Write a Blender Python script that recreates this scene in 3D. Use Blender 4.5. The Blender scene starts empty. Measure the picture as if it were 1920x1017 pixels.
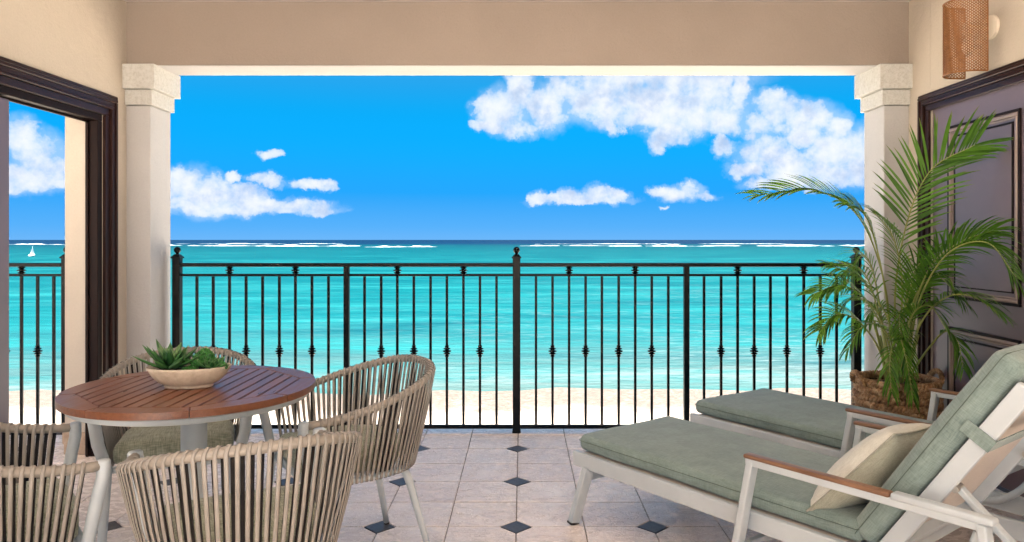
import bpy, bmesh, math, random
from mathutils import Vector, Matrix
R = math.radians
random.seed(7)
S = bpy.context.scene
COL = S.collection
EYE = 1.25            # camera height above the balcony floor
F = 1365.0            # focal length in photo pixels

# ------------------------------------------------------------------ camera
cam = bpy.data.cameras.new('camera'); camo = bpy.data.objects.new('camera', cam); COL.objects.link(camo)
camo.location = (0, 0, EYE); camo.rotation_euler = (R(90), 0, 0)
cam.sensor_width = 36; cam.lens = F / 1920 * 36
cam.shift_x = -19 / 1920; cam.shift_y = -58.5 / 1920
cam.clip_start = 0.05; cam.clip_end = 60000
S.camera = camo

# ------------------------------------------------------------------ view
S.view_settings.view_transform = 'Standard'; S.view_settings.look = 'None'
S.view_settings.exposure = 3.66; S.view_settings.gamma = 1
S.view_settings.use_curve_mapping = False
S.cycles.max_bounces = 10; S.cycles.diffuse_bounces = 7; S.cycles.transparent_max_bounces = 12
S.cycles.use_denoising = True
S.cycles.sample_clamp_indirect = 8

SUN_EL, SUN_AZ = 56, 172     # the sun stands high behind the camera (azimuth clockwise from +Y)

# ------------------------------------------------------------------ node helper
class NT:
    def __init__(s, tree): s.t = tree; s.n = tree.nodes; s.l = tree.links
    def new(s, typ, **kw):
        nd = s.n.new(typ)
        for k, v in kw.items(): setattr(nd, k, v)
        return nd
    def put(s, sock, v):
        if v is None: return
        if isinstance(v, bpy.types.NodeSocket): s.l.new(v, sock)
        else:
            if sock.type == 'RGBA' and not isinstance(v, (int, float)) and len(v) == 3: v = (*v, 1)
            sock.default_value = v
    def math(s, op, a, b=None, c=None, clamp=False):
        nd = s.new('ShaderNodeMath', operation=op); nd.use_clamp = clamp
        for i, v in enumerate((a, b, c)): 
            if v is not None: s.put(nd.inputs[i], v)
        return nd.outputs[0]
    def vmath(s, op, a, b=None, scale=None):
        nd = s.new('ShaderNodeVectorMath', operation=op)
        s.put(nd.inputs[0], a)
        if b is not None: s.put(nd.inputs[1], b)
        if scale is not None: s.put(nd.inputs['Scale'], scale)
        return nd
    def mix(s, f, a, b, blend='MIX'):
        nd = s.new('ShaderNodeMix', data_type='RGBA', blend_type=blend)
        s.put(nd.inputs[0], f); s.put(nd.inputs[6], a); s.put(nd.inputs[7], b)
        return nd.outputs[2]
    def noise(s, vec, scale=5, detail=4, rough=.5, dist=0):
        nd = s.new('ShaderNodeTexNoise'); s.put(nd.inputs['Vector'], vec)
        s.put(nd.inputs['Scale'], scale); s.put(nd.inputs['Detail'], detail)
        s.put(nd.inputs['Roughness'], rough); s.put(nd.inputs['Distortion'], dist)
        return nd.outputs[0]
    def ramp(s, f, stops, interp='LINEAR'):
        nd = s.new('ShaderNodeValToRGB'); cr = nd.color_ramp; cr.interpolation = interp
        while len(cr.elements) < len(stops): cr.elements.new(.5)
        for e, (p, c) in zip(cr.elements, stops):
            e.position = p; e.color = (*c, 1) if not isinstance(c, (int, float)) else (c, c, c, 1)
        s.put(nd.inputs[0], f); return nd.outputs[0]
    def maprange(s, v, a, b, c=0, d=1, smooth=False):
        nd = s.new('ShaderNodeMapRange'); nd.interpolation_type = 'SMOOTHSTEP' if smooth else 'LINEAR'
        for i, x in enumerate((v, a, b, c, d)): s.put(nd.inputs[i], x)
        return nd.outputs[0]
    def mapping(s, vec, scale=(1, 1, 1), rot=(0, 0, 0), loc=(0, 0, 0)):
        nd = s.new('ShaderNodeMapping'); s.put(nd.inputs[0], vec)
        nd.inputs['Scale'].default_value = scale; nd.inputs['Rotation'].default_value = rot
        nd.inputs['Location'].default_value = loc
        return nd.outputs[0]

# ------------------------------------------------------------------ world: daylight sky with clouds
W = bpy.data.worlds.new('World'); S.world = W; W.use_nodes = True
w = NT(W.node_tree); w.n.clear()
geo = w.new('ShaderNodeTexCoord').outputs['Generated']
nrm = w.vmath('NORMALIZE', geo).outputs[0]
sep = w.new('ShaderNodeSeparateXYZ'); w.put(sep.inputs[0], nrm)
dx, dy, dz = sep.outputs
az = w.math('ARCTAN2', dx, dy); el = w.math('ARCSINE', dz)
# deep tropical sky: the daylight model read a little higher than the line of sight
lift = w.new('ShaderNodeCombineXYZ'); w.put(lift.inputs[0], dx); w.put(lift.inputs[1], dy)
w.put(lift.inputs[2], w.math('ADD', w.math('MULTIPLY', w.math('MAXIMUM', dz, 0.0), 2.2), 0.16))
sky = w.new('ShaderNodeTexSky', sky_type='NISHITA'); sky.sun_disc = False
sky.sun_elevation = R(SUN_EL); sky.sun_rotation = R(SUN_AZ)
sky.air_density = 1.0; sky.dust_density = 0.2; sky.ozone_density = 2.0
w.put(sky.inputs[0], w.vmath('NORMALIZE', lift.outputs[0]).outputs[0])
hs = w.new('ShaderNodeHueSaturation'); w.put(hs.inputs['Color'], sky.outputs[0])
hs.inputs['Hue'].default_value = 0.478; hs.inputs['Saturation'].default_value = 1.22; hs.inputs['Value'].default_value = 0.44
base = hs.outputs[0]
hz = w.math('POWER', w.math('SUBTRACT', 1.0, w.math('MULTIPLY', w.math('ABSOLUTE', el), 8.5), clamp=True), 1.6)
low = w.maprange(el, .16, .40, 1, 0, True)
base = w.mix(low, base, w.vmath('MULTIPLY', base, (.02, .82, 1.06)).outputs[0])
lowc_ = w.ramp(w.math('MULTIPLY', el, 7.0), [(0, (.40, 1.11, 2.27)), (.12, (.26, 1.05, 2.33)), (.45, (.05, .93, 2.40)), (1, (.01, .80, 2.28))])
lowc_ = w.vmath('SCALE', lowc_, scale=.635).outputs[0]
base = w.mix(w.maprange(el, .05, .19, .95, 0, True), base, lowc_)
def pe(x, y):
    X, Z = (x - 979) / F, (450 - y) / F
    return math.atan2(X, 1), math.atan2(Z, math.hypot(X, 1))
def cr(x, y, rx, ry): return (860 + x / 2.4615, 120 + y / 2.4615, rx / 2.4615, ry / 2.4615)
blobs = [cr(*q) for q in [
    (205,215,120,85),(130,200,65,45),(170,285,85,30),(290,95,62,115),(290,300,75,38),(420,190,75,95),(480,120,50,60),(430,250,70,35),
    (610,160,140,100),(690,210,80,80),(728,285,30,38),(900,60,400,75),(900,190,230,100),(1080,220,240,105),(980,320,100,50),
    (930,370,40,30),(1240,265,105,58),(1150,130,90,60),(1190,70,80,42),(1300,110,45,60),(1440,160,60,45),
    (1480,235,90,80),(1390,290,90,50),(1620,260,110,80),(1750,275,65,55),(1600,330,90,40),
    (1225,385,42,38),(1330,330,45,22),(1400,400,120,85),(1350,490,90,45),(1520,480,130,80),(1760,400,150,100),(1700,500,160,60),(1880,430,90,120),
    (1560,560,200,28),
    (375,618,34,24),(440,620,44,20),(520,610,62,30),(630,605,62,40),(720,612,58,30),(580,634,190,16),
    (940,595,62,22),(1020,600,95,34),(1055,572,34,32),(1130,618,70,16),(935,668,18,8)]]
blobs += [(345,350,45,36),(385,366,60,30),(440,376,70,24),(520,385,90,13),(560,392,66,8),(420,392,110,10),(335,322,25,16),
          (509,292,26,9),(441,333,17,8),(506,340,32,11),(583,347,34,11),(350,385,60,14),
          (45,262,38,34),(80,290,50,40),(110,318,60,30),(60,330,60,28),(30,350,60,16),(120,345,50,12)]
ca = w.new('ShaderNodeCombineXYZ'); w.put(ca.inputs[0], az); w.put(ca.inputs[1], el)
n1 = w.new('ShaderNodeTexNoise'); w.put(n1.inputs['Vector'], nrm); n1.inputs['Scale'].default_value = 26
n1.inputs['Detail'].default_value = 6; n1.inputs['Roughness'].default_value = .62
warp = w.vmath('SCALE', w.vmath('SUBTRACT', n1.outputs['Color'], (.5, .5, .5)).outputs[0], scale=.046).outputs[0]
p = w.vmath('ADD', ca.outputs[0], w.vmath('MULTIPLY', warp, (1, .8, 0)).outputs[0]).outputs[0]
field = None
for (x, y, rx, ry) in blobs:
    a, e = pe(x, y); k = math.cos(a) ** 2
    ra, re = rx / F * k * 1.12, ry / F * math.cos(a) * 1.12
    d = w.vmath('MULTIPLY_ADD', p, (1 / ra, 1 / re, 0)); d.inputs[2].default_value = (-a / ra, -e / re, 0)
    v = w.math('SUBTRACT', 1.0, w.vmath('DOT_PRODUCT', d.outputs[0], d.outputs[0]).outputs['Value'])
    field = v if field is None else w.math('SMOOTH_MAX', field, v, .25)
# the rest of the sky carries ordinary fair-weather clouds
far = w.noise(w.mapping(nrm, (5, 5, 14)), 1, 7, .58)
side = w.maprange(w.math('MAXIMUM', w.math('ABSOLUTE', az), w.math('MULTIPLY', el, 2.6)), .72, .95)
far = w.math('MULTIPLY', w.math('SUBTRACT', far, .52), 9)
field = w.math('MAXIMUM', field, w.math('SUBTRACT', far, w.math('MULTIPLY', w.math('SUBTRACT', 1.0, side), 50)))
fine = w.noise(nrm, 60, 7, .56)
gap = w.math('MULTIPLY', w.math('SUBTRACT', w.noise(nrm, 22, 5, .6), .56), 2.6)
fld = w.math('ADD', w.math('ADD', field, w.math('MINIMUM', gap, .15)), w.math('MULTIPLY', w.math('SUBTRACT', fine, .5), 2.3))
alpha = w.math('SUBTRACT', 1.0, w.math('EXPONENT', w.math('MULTIPLY', w.math('MAXIMUM', w.math('ADD', fld, .20), 0.0), -1.45)))
def emb(sc_, off):
    a_ = w.noise(nrm, sc_, 6, .6); b_ = w.noise(w.vmath('ADD', nrm, (-off * .5, 0, off)).outputs[0], sc_, 6, .6)
    return w.math('SUBTRACT', a_, b_)
rel_ = w.math('ADD', w.math('MULTIPLY', emb(17, .018), 3.0), w.math('MULTIPLY', emb(60, .005), .75))
thick = w.math('MULTIPLY', w.maprange(fld, .35, 1.5), w.maprange(w.noise(nrm, 11, 3, .5), .40, .62))
shade_ = w.math('ADD', w.math('SUBTRACT', .76, w.math('MULTIPLY', thick, .40)), rel_)
ccol = w.ramp(shade_, [(0, (.52, .61, .80)), (.38, (.70, .77, .91)), (.72, (.92, .94, .99)), (1, (1, 1, 1))])
ccol = w.vmath('SCALE', ccol, scale=1.66).outputs[0]
veil = w.maprange(w.math('ADD', field, w.math('MULTIPLY', w.math('SUBTRACT', w.noise(nrm, 14, 6, .6), .5), 2.2)), -1.0, .7, 0, .42, True)
base = w.mix(veil, base, (1.2, 1.45, 1.78))
lowc = w.mix(w.maprange(el, 0, .05, .75, 1), base, ccol)
full = w.mix(alpha, base, lowc)
# below the horizon only sea and sand colours would be met; keep it a dull blue
full = w.mix(w.maprange(dz, -.02, -.002, 0, 1), (1.2, 2.6, 3.4), full)
bg = w.new('ShaderNodeBackground'); w.put(bg.inputs[0], full); bg.inputs[1].default_value = 0.05
wo = w.new('ShaderNodeOutputWorld'); w.l.new(bg.outputs[0], wo.inputs[0])
W.cycles.sampling_method = 'MANUAL'; W.cycles.sample_map_resolution = 512

sun = bpy.data.lights.new('sun', 'SUN'); sun.energy = 5.0; sun.angle = R(.53); sun.color = (1, .955, .88)
suno = bpy.data.objects.new('sun', sun); COL.objects.link(suno)
sd = Vector((math.sin(R(SUN_AZ)) * math.cos(R(SUN_EL)), math.cos(R(SUN_AZ)) * math.cos(R(SUN_EL)), math.sin(R(SUN_EL))))
suno.rotation_euler = (-sd).to_track_quat('-Z', 'Y').to_euler(); suno.location = (0, -10, 20)

# ------------------------------------------------------------------ materials
def mat(name, color=(.5, .5, .5), rough=.5, metal=0, spec=.5, build=None, coat=0):
    m = bpy.data.materials.new(name); m.use_nodes = True
    t = NT(m.node_tree); b = t.n['Principled BSDF']
    b.inputs['Base Color'].default_value = (*color, 1); b.inputs['Roughness'].default_value = rough
    b.inputs['Metallic'].default_value = metal; b.inputs['Specular IOR Level'].default_value = spec
    b.inputs['Coat Weight'].default_value = coat; b.inputs['Coat Roughness'].default_value = .15
    if build: build(t, b)
    return m
def obc(t): return t.new('ShaderNodeTexCoord').outputs['Object']
def wpos(t): return t.new('ShaderNodeNewGeometry').outputs['Position']
def rnd(t): return t.new('ShaderNodeObjectInfo').outputs['Random']
def bump(t, b, h, strength=.3, dist=.01):
    nd = t.new('ShaderNodeBump'); t.put(nd.inputs['Height'], h)
    nd.inputs['Strength'].default_value = strength; nd.inputs['Distance'].default_value = dist
    t.l.new(nd.outputs[0], b.inputs['Normal'])

def stucco(c, grain=.5, sc=90):
    def f(t, b):
        v = wpos(t)
        big = t.noise(v, 1.3, 4, .6); sm = t.noise(v, sc, 5, .65)
        col = t.mix(t.maprange(big, .3, .7), tuple(x * .93 for x in c), tuple(min(1, x * 1.05) for x in c))
        col = t.mix(t.math('MULTIPLY', t.maprange(sm, .35, .6, 1, 0), .16), col, tuple(x * .7 for x in c))
        t.put(b.inputs['Base Color'], col)
        h = t.math('ADD', t.math('MULTIPLY', t.noise(v, 9, 5, .62, .5), 3.0), sm)
        bump(t, b, h, grain, .004)
    return f
M = {}
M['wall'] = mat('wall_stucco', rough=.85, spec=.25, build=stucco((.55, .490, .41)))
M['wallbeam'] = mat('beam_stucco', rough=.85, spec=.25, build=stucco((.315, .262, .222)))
M['shaft'] = mat('pillar_stucco', rough=.8, spec=.3, build=stucco((.50, .49, .48)))
def capst(t, b):
    v = wpos(t); n = t.noise(v, 60, 6, .7); pit = t.noise(v, 130, 3, .6)
    col = t.ramp(n, [(.3, (.44, .43, .39)), (.5, (.55, .545, .51)), (.7, (.60, .595, .57))])
    col = t.mix(t.maprange(pit, .60, .70, 0, .5), col, (.42, .36, .28))
    t.put(b.inputs['Base Color'], col); bump(t, b, t.math('SUBTRACT', n, t.maprange(pit, .58, .68)), .5, .004)
M['capital'] = mat('coral_stone', rough=.8, spec=.3, build=capst)
M['ceiling'] = mat('ceiling_paint', rough=.8, build=stucco((.66, .62, .60), .2))
def basebd(t, b):
    v = wpos(t); n = t.noise(v, 25, 5, .6)
    t.put(b.inputs['Base Color'], t.ramp(n, [(.3, (.36, .25, .17)), (.7, (.52, .40, .29))])); bump(t, b, n, .3, .003)
M['base'] = mat('tan_tile', rough=.5, build=basebd)

def woodpaint(c, rough=.3):
    def f(t, b):
        v = obc(t); g = t.noise(v, 5, 4, .6)
        t.put(b.inputs['Base Color'], t.mix(t.maprange(g, .35, .7), tuple(x * .94 for x in c), tuple(x * 1.06 for x in c)))
        t.put(b.inputs['Roughness'], t.maprange(g, .3, .7, rough - .012, rough + .018))
        bump(t, b, t.noise(v, 120, 3, .6), .05, .001)
    return f
M['door'] = mat('dark_door_paint', rough=.3, spec=.7, coat=0, build=woodpaint((.155, .115, .135), .37))
M['trim'] = mat('dark_trim_wood', rough=.3, spec=.22, build=woodpaint((.026, .011, .009), .30))
M['jamb'] = mat('dark_jamb_wood', rough=.5, spec=.12, build=woodpaint((.012, .005, .004), .5))
M['glint'] = mat('door_moulding_painted_glint', rough=.25, spec=.8, build=woodpaint((.30, .225, .20), .2))  # lighter bead colour stands for the bright reflection on the moulding edge
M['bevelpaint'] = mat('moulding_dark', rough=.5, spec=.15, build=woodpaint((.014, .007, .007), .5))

def iron(t, b):
    n = t.noise(wpos(t), 160, 3, .6); bump(t, b, n, .1, .001)
    t.put(b.inputs['Roughness'], t.maprange(n, .3, .7, .32, .5))
M['iron'] = mat('black_iron', (.003, .003, .003), .4, 0, .2, iron)

def tile(t, b):
    v = wpos(t); r = rnd(t)
    off = t.new('ShaderNodeCombineXYZ'); t.put(off.inputs[2], t.math('MULTIPLY', r, 17.0))
    vv = t.vmath('ADD', v, off.outputs[0]).outputs[0]
    rot = t.mapping(vv, (11, 19, 1), (0, 0, .6))
    rid = t.noise(rot, 1.0, 7, .62, 1.2)
    rid2 = t.noise(t.mapping(vv, (20, 28, 1), (0, 0, -.35)), 1.0, 5, .6, 2.2)
    crack = t.maprange(t.math('ABSOLUTE', t.math('SUBTRACT', rid2, .5)), 0, .035, 1, 0)
    crack = t.math('MULTIPLY', crack, t.maprange(rid, .45, .62))
    n = t.noise(vv, 3.5, 4, .6)
    col = t.ramp(n, [(.25, (.85, .73, .66)), (.5, (.90, .80, .73)), (.75, (.93, .86, .80))])
    col = t.mix(t.math('MULTIPLY', r, .35), col, (.72, .61, .56))
    col = t.mix(t.math('MULTIPLY', crack, .28), col, (.40, .30, .26))
    t.put(b.inputs['Base Color'], col)
    t.put(b.inputs['Roughness'], t.maprange(rid, .3, .7, .18, .36))
    h = t.math('SUBTRACT', t.math('ADD', t.math('MULTIPLY', rid, 1.6), t.math('MULTIPLY', rid2, .5)), t.math('MULTIPLY', crack, .5))
    bump(t, b, h, .75, .006)
M['tile'] = mat('riven_floor_tile', rough=.4, spec=.7, build=tile)
def slate(t, b):
    n = t.noise(wpos(t), 60, 5, .65)
    t.put(b.inputs['Base Color'], t.ramp(n, [(.3, (.035, .032, .036)), (.7, (.085, .080, .088))])); bump(t, b, n, .35, .003)
M['slate'] = mat('slate_inset', rough=.4, build=slate)
M['grout'] = mat('grout', rough=.9, build=lambda t, b: (t.put(b.inputs['Base Color'], t.ramp(t.noise(wpos(t), 40, 4, .6), [(.3, (.09, .06, .05)), (.7, (.15, .105, .085))]))))

def white(t, b):
    n = t.noise(obc(t), 260, 2, .5); bump(t, b, n, .06, .0008)
    m = t.noise(obc(t), 6, 4, .6)
    t.put(b.inputs['Base Color'], t.mix(t.maprange(m, .3, .7), (.43, .475, .50), (.50, .55, .575)))
M['white'] = mat('white_powder_coat', rough=.38, build=white)

def teak(axis):
    def f(t, b):
        v = obc(t); sc = [22, 22, 22]; sc[axis] = 1.6
        r = rnd(t); off = t.new('ShaderNodeCombineXYZ'); t.put(off.inputs[2], t.math('MULTIPLY', r, 9.0))
        vv = t.vmath('ADD', v, off.outputs[0]).outputs[0]
        g = t.noise(t.mapping(vv, tuple(sc)), 3.2, 7, .65, .8); g2 = t.noise(t.mapping(vv, tuple(x * 4 for x in sc)), 3, 3, .5)
        col = t.ramp(g, [(.25, (.075, .024, .012)), (.5, (.145, .050, .023)), (.75, (.215, .084, .040))])
        col = t.mix(t.math('MULTIPLY', r, .25), col, (.26, .11, .05))
        col = t.mix(t.maprange(g2, .5, .75, 0, .35), col, (.12, .03, .01))
        t.put(b.inputs['Base Color'], col); t.put(b.inputs['Roughness'], t.maprange(g, .3, .7, .26, .42))
        bump(t, b, t.math('ADD', g, t.math('MULTIPLY', g2, .5)), .18, .002)
    return f
M['teak'] = mat('oiled_teak', rough=.33, build=teak(1))
def armteak(t, b):
    v = obc(t); g = t.noise(t.mapping(v, (2, 30, 30)), 3.2, 6, .6, .6)
    t.put(b.inputs['Base Color'], t.ramp(g, [(.3, (.135, .062, .030)), (.7, (.24, .125, .068))])); bump(t, b, g, .1, .001)
M['armteak'] = mat('teak_armrest', rough=.4, build=armteak)

def strapm(c):
    def f(t, b):
        v = obc(t); n = t.noise(v, 18, 4, .6); r = rnd(t); k = t.noise(v, 420, 2, .5)
        col = t.mix(t.maprange(n, .3, .7), tuple(x * .86 for x in c), tuple(min(1, x * 1.08) for x in c))
        col = t.mix(t.math('MULTIPLY', r, .22), col, tuple(x * .78 for x in c))
        t.put(b.inputs['Base Color'], col); bump(t, b, k, .12, .0008)
    return f
M['strap'] = mat('beige_strap', rough=.5, build=strapm((.275, .250, .220)))
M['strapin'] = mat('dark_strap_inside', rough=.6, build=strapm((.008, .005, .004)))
def railwrap(t, b):
    v = obc(t); n = t.noise(v, 50, 3, .6)
    t.put(b.inputs['Base Color'], t.mix(n, (.235, .205, .172), (.33, .295, .25))); bump(t, b, n, .2, .002)
M['railwrap'] = mat('strap_wrapped_rail', rough=.5, build=railwrap)

def fabric(c1, c2, sc=900, rough=.9, mottled=.5, bs=.3, slub=False):
    def f(t, b):
        v = obc(t)
        wx = t.noise(t.mapping(v, (sc, sc * .08, sc * .08)), 1, 2, .5); wy = t.noise(t.mapping(v, (sc * .08, sc, sc * .5)), 1, 2, .5)
        m = t.noise(v, 9, 5, .62)
        q = t.math('ADD', t.math('MULTIPLY', t.math('ADD', wx, wy), .5 * mottled), t.math('MULTIPLY', m, 1 - mottled))
        t.put(b.inputs['Base Color'], t.ramp(q, [(.36, c1), (.64, c2)]))
        b.inputs['Sheen Weight'].default_value = .25; b.inputs['Sheen Roughness'].default_value = .5
        bump(t, b, t.math('ADD', t.math('ADD', wx, wy), t.math('MULTIPLY', m, 3 if slub else 1.5)), bs, .0025)
    return f
M['sage'] = mat('sage_fabric', rough=.9, spec=.2, build=fabric((.130, .178, .165), (.245, .315, .290), 420, mottled=.65))
M['sagepipe'] = mat('sage_piping', (.085, .115, .095), .9, spec=.2)
M['seatfab'] = mat('slubby_seat_fabric', rough=.9, spec=.2, build=fabric((.15, .165, .115), (.42, .43, .33), 300, mottled=.9, bs=.5))
M['cream'] = mat('cream_linen', rough=.9, spec=.2, build=fabric((.50, .49, .42), (.66, .65, .58), 500, mottled=.7))
M['khaki'] = mat('khaki_linen', rough=.9, spec=.2, build=fabric((.26, .26, .20), (.40, .40, .32), 500, mottled=.7))
M['sling'] = mat('cream_sling', rough=.8, spec=.2, build=fabric((.44, .37, .31), (.55, .47, .40), 600, mottled=.8, bs=.1))
M['rubber'] = mat('dark_rubber', (.02, .018, .017), .7)
M['steel'] = mat('bolt_steel', (.5, .5, .5), .35, 1)

def bowlm(t, b):
    v = obc(t); n = t.noise(v, 40, 6, .65)
    t.put(b.inputs['Base Color'], t.ramp(n, [(.3, (.40, .32, .23)), (.55, (.53, .44, .34)), (.75, (.60, .52, .42))])); bump(t, b, n, .35, .002)
M['bowl'] = mat('sand_ceramic', rough=.6, build=bowlm)
def soilm(t, b):
    n = t.noise(obc(t), 60, 5, .7); t.put(b.inputs['Base Color'], t.ramp(n, [(.3, (.008, .006, .005)), (.7, (.045, .032, .022))])); bump(t, b, n, .8, .01)
M['soil'] = mat('soil', rough=.95, build=soilm)
def leafm(dark, light, tip=None, trans=.25, rough=.35, along=None):
    def f(t, b):
        v = wpos(t); n = t.noise(v, 24, 3, .6)
        at = t.new('ShaderNodeAttribute', attribute_name='shade'); sh = at.outputs['Fac']
        col = t.mix(t.maprange(t.math('ADD', t.math('MULTIPLY', n, .5), t.math('MULTIPLY', sh, .6)), .15, .85), dark, light)
        if tip:
            t2 = t.new('ShaderNodeAttribute', attribute_name='tip').outputs['Fac']
            col = t.mix(t.maprange(t2, .82, 1.0, 0, .8), col, tip)
        t.put(b.inputs['Base Color'], col)
        tr = t.new('ShaderNodeBsdfTranslucent'); t.put(tr.inputs[0], t.mix(.35, col, (.25, .42, .05)))
        mx = t.new('ShaderNodeMixShader'); mx.inputs[0].default_value = trans
        t.l.new(b.outputs[0], mx.inputs[1]); t.l.new(tr.outputs[0], mx.inputs[2])
        t.l.new(mx.outputs[0], t.n['Material Output'].inputs[0])
    return f
M['palm'] = mat('palm_leaf', rough=.45, spec=.35, build=leafm((.012, .055, .008), (.110, .26, .024), (.26, .20, .07), .38))
M['stem'] = mat('palm_stem', rough=.4, build=leafm((.14, .20, .03), (.34, .34, .09), None, .05))
M['agave'] = mat('agave_leaf', rough=.42, spec=.35, build=leafm((.008, .050, .016), (.060, .18, .045), (.12, .22, .08), .1))
M['agavein'] = mat('agave_heart_leaf', rough=.36, build=leafm((.05, .14, .045), (.20, .32, .12), None, .1))
M['jade'] = mat('jade_leaf', rough=.34, build=leafm((.012, .085, .012), (.05, .24, .035), None, .12))
def straw(t, b):
    v = obc(t); n = t.noise(v, 22, 5, .65); n2 = t.noise(t.mapping(v, (40, 40, 160)), 3, 4, .6)
    col = t.ramp(n, [(.30, (.10, .042, .017)), (.5, (.36, .20, .095)), (.70, (.66, .47, .28))])
    col = t.mix(t.maprange(n2, .4, .7, 0, .4), col, (.10, .04, .015))
    t.put(b.inputs['Base Color'], col); bump(t, b, n2, .5, .002)
M['straw'] = mat('seagrass_braid', rough=.75, build=straw)
def rattan(t, b):
    v = obc(t); n = t.noise(v, 45, 4, .6)
    t.put(b.inputs['Base Color'], t.ramp(n, [(.3, (.17, .062, .014)), (.7, (.30, .125, .036))])); bump(t, b, n, .2, .001)
M['rattan'] = mat('rattan', rough=.45, build=rattan)
M['rattanedge'] = mat('rattan_rim', rough=.5, build=rattan)
M['plaster'] = mat('lamp_backplate_paint', (.72, .64, .52), .5)
M['bulb'] = mat('frosted_bulb', (.85, .8, .7), .3)
M['sail'] = mat('white_sail', (.85, .85, .85), .8)
M['hull'] = mat('white_hull', (.75, .75, .75), .4)

# ------------------------------------------------------------------ geometry helpers
def link(name, bm_or_me, mats, parent=None, smooth=False, loc=None):
    if isinstance(bm_or_me, bmesh.types.BMesh):
        me = bpy.data.meshes.new(name); bm_or_me.to_mesh(me); bm_or_me.free()
        for mm in (mats if isinstance(mats, (list, tuple)) else [mats]): me.materials.append(mm)
        if smooth: me.polygons.foreach_set('use_smooth', [True] * len(me.polygons))
        if smooth == 'auto':
            try: me.set_sharp_from_angle(angle=R(38))
            except Exception: pass
    else: me = bm_or_me
    o = bpy.data.objects.new(name, me); COL.objects.link(o)
    if parent: o.parent = parent
    if loc: o.location = loc
    return o
def tag(o, label=None, cat=None, group=None, kind=None):
    if label: o['label'] = label
    if cat: o['category'] = cat
    if group: o['group'] = group
    if kind: o['kind'] = kind
    return o
def empty(name, loc, rz=0, label=None, cat=None, group=None, kind=None):
    o = bpy.data.objects.new(name, None); COL.objects.link(o); o.location = loc; o.rotation_euler = (0, 0, rz)
    o.empty_display_size = .1
    return tag(o, label, cat, group, kind)
def kids(o): return [c for c in COL.objects if c.parent == o]
def copy_tree(o, parent=None):
    c = o.copy(); COL.objects.link(c); c.parent = parent
    for ch in kids(o): copy_tree(ch, c)
    return c
def box(bm, x0, x1, y0, y1, z0, z1, bev=0, seg=1, mat_i=0, M4=None):
    m = Matrix.Translation(((x0 + x1) / 2, (y0 + y1) / 2, (z0 + z1) / 2)) @ Matrix.Diagonal((abs(x1 - x0), abs(y1 - y0), abs(z1 - z0), 1))
    if M4: m = M4 @ m
    r = bmesh.ops.create_cube(bm, size=1, matrix=m)
    vs = r['verts']; fs = set(f for v in vs for f in v.link_faces)
    for f in fs: f.material_index = mat_i
    if bev > 0:
        es = list(set(e for v in vs for e in v.link_edges))
        bmesh.ops.bevel(bm, geom=es, offset=bev, segments=seg, affect='EDGES', profile=.5, material=mat_i)
def bar(bm, a, b, w_, h_, up=(0, 0, 1), bev=0, seg=1, mat_i=0):
    a, b = Vector(a), Vector(b); d = b - a; L = d.length; x = d.normalized()
    up = Vector(up); y = up.cross(x).normalized(); z = x.cross(y)
    m = Matrix((x, y, z)).transposed().to_4x4(); m.translation = (a + b) / 2
    box(bm, -L / 2, L / 2, -w_ / 2, w_ / 2, -h_ / 2, h_ / 2, bev, seg, mat_i, m)
def tube(bm, pts, r, n=8, closed=False, up=None, flat=1.0, cap=True, mat_i=0):
    pts = [Vector(p) for p in pts]; N = len(pts); rings = []
    prev = None
    for i, p_ in enumerate(pts):
        if closed: t = (pts[(i + 1) % N] - pts[i - 1])
        else: t = pts[min(i + 1, N - 1)] - pts[max(i - 1, 0)]
        t.normalize()
        if up is not None: a = Vector(up).cross(t)
        elif prev is None:
            a = t.cross(Vector((0, 0, 1)));
            if a.length < .05: a = t.cross(Vector((0, 1, 0)))
        else: a = prev - t * prev.dot(t)
        a.normalize(); prev = a; b_ = t.cross(a)
        rr = r[i] if isinstance(r, (list, tuple)) else r
        rings.append([bm.verts.new(p_ + a * (math.cos(2 * math.pi * k / n) * rr) + b_ * (math.sin(2 * math.pi * k / n) * rr * flat)) for k in range(n)])
    M_ = N if closed else N - 1
    for i in range(M_):
        A, B = rings[i], rings[(i + 1) % N]
        for k in range(n):
            f = bm.faces.new((A[k], A[(k + 1) % n], B[(k + 1) % n], B[k])); f.material_index = mat_i
    if cap and not closed:
        bm.faces.new(rings[0][::-1]).material_index = mat_i; bm.faces.new(rings[-1]).material_index = mat_i
def lathe(bm, prof, n=24, sx=1, sy=1, cx=0, cy=0, mat_i=0):
    rings = []
    for (r, z) in prof:
        if r < 1e-6: rings.append([bm.verts.new((cx, cy, z))])
        else: rings.append([bm.verts.new((cx + r * sx * math.cos(2 * math.pi * k / n), cy + r * sy * math.sin(2 * math.pi * k / n), z)) for k in range(n)])
    for A, B in zip(rings, rings[1:]):
        if len(A) == 1 and len(B) == 1: continue
        for k in range(n):
            k2 = (k + 1) % n
            if len(A) == 1: f = bm.faces.new((A[0], B[k], B[k2]))
            elif len(B) == 1: f = bm.faces.new((A[k], B[0], A[k2]))
            else: f = bm.faces.new((A[k], B[k], B[k2], A[k2]))
            f.material_index = mat_i
    bmesh.ops.recalc_face_normals(bm, faces=bm.faces[:])
def spline(cps, n):
    cps = [Vector(c) for c in cps]; P_ = [2 * cps[0] - cps[1]] + cps + [2 * cps[-1] - cps[-2]]
    out = []; segs = len(cps) - 1
    for i in range(n):
        u = i / (n - 1) * segs; k = min(int(u), segs - 1); t = u - k
        a, b_, c, d = P_[k:k + 4]
        out.append(.5 * ((2 * b_) + (c - a) * t + (2 * a - 5 * b_ + 4 * c - d) * t * t + (3 * b_ - a - 3 * c + d) * t ** 3))
    return out
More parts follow.
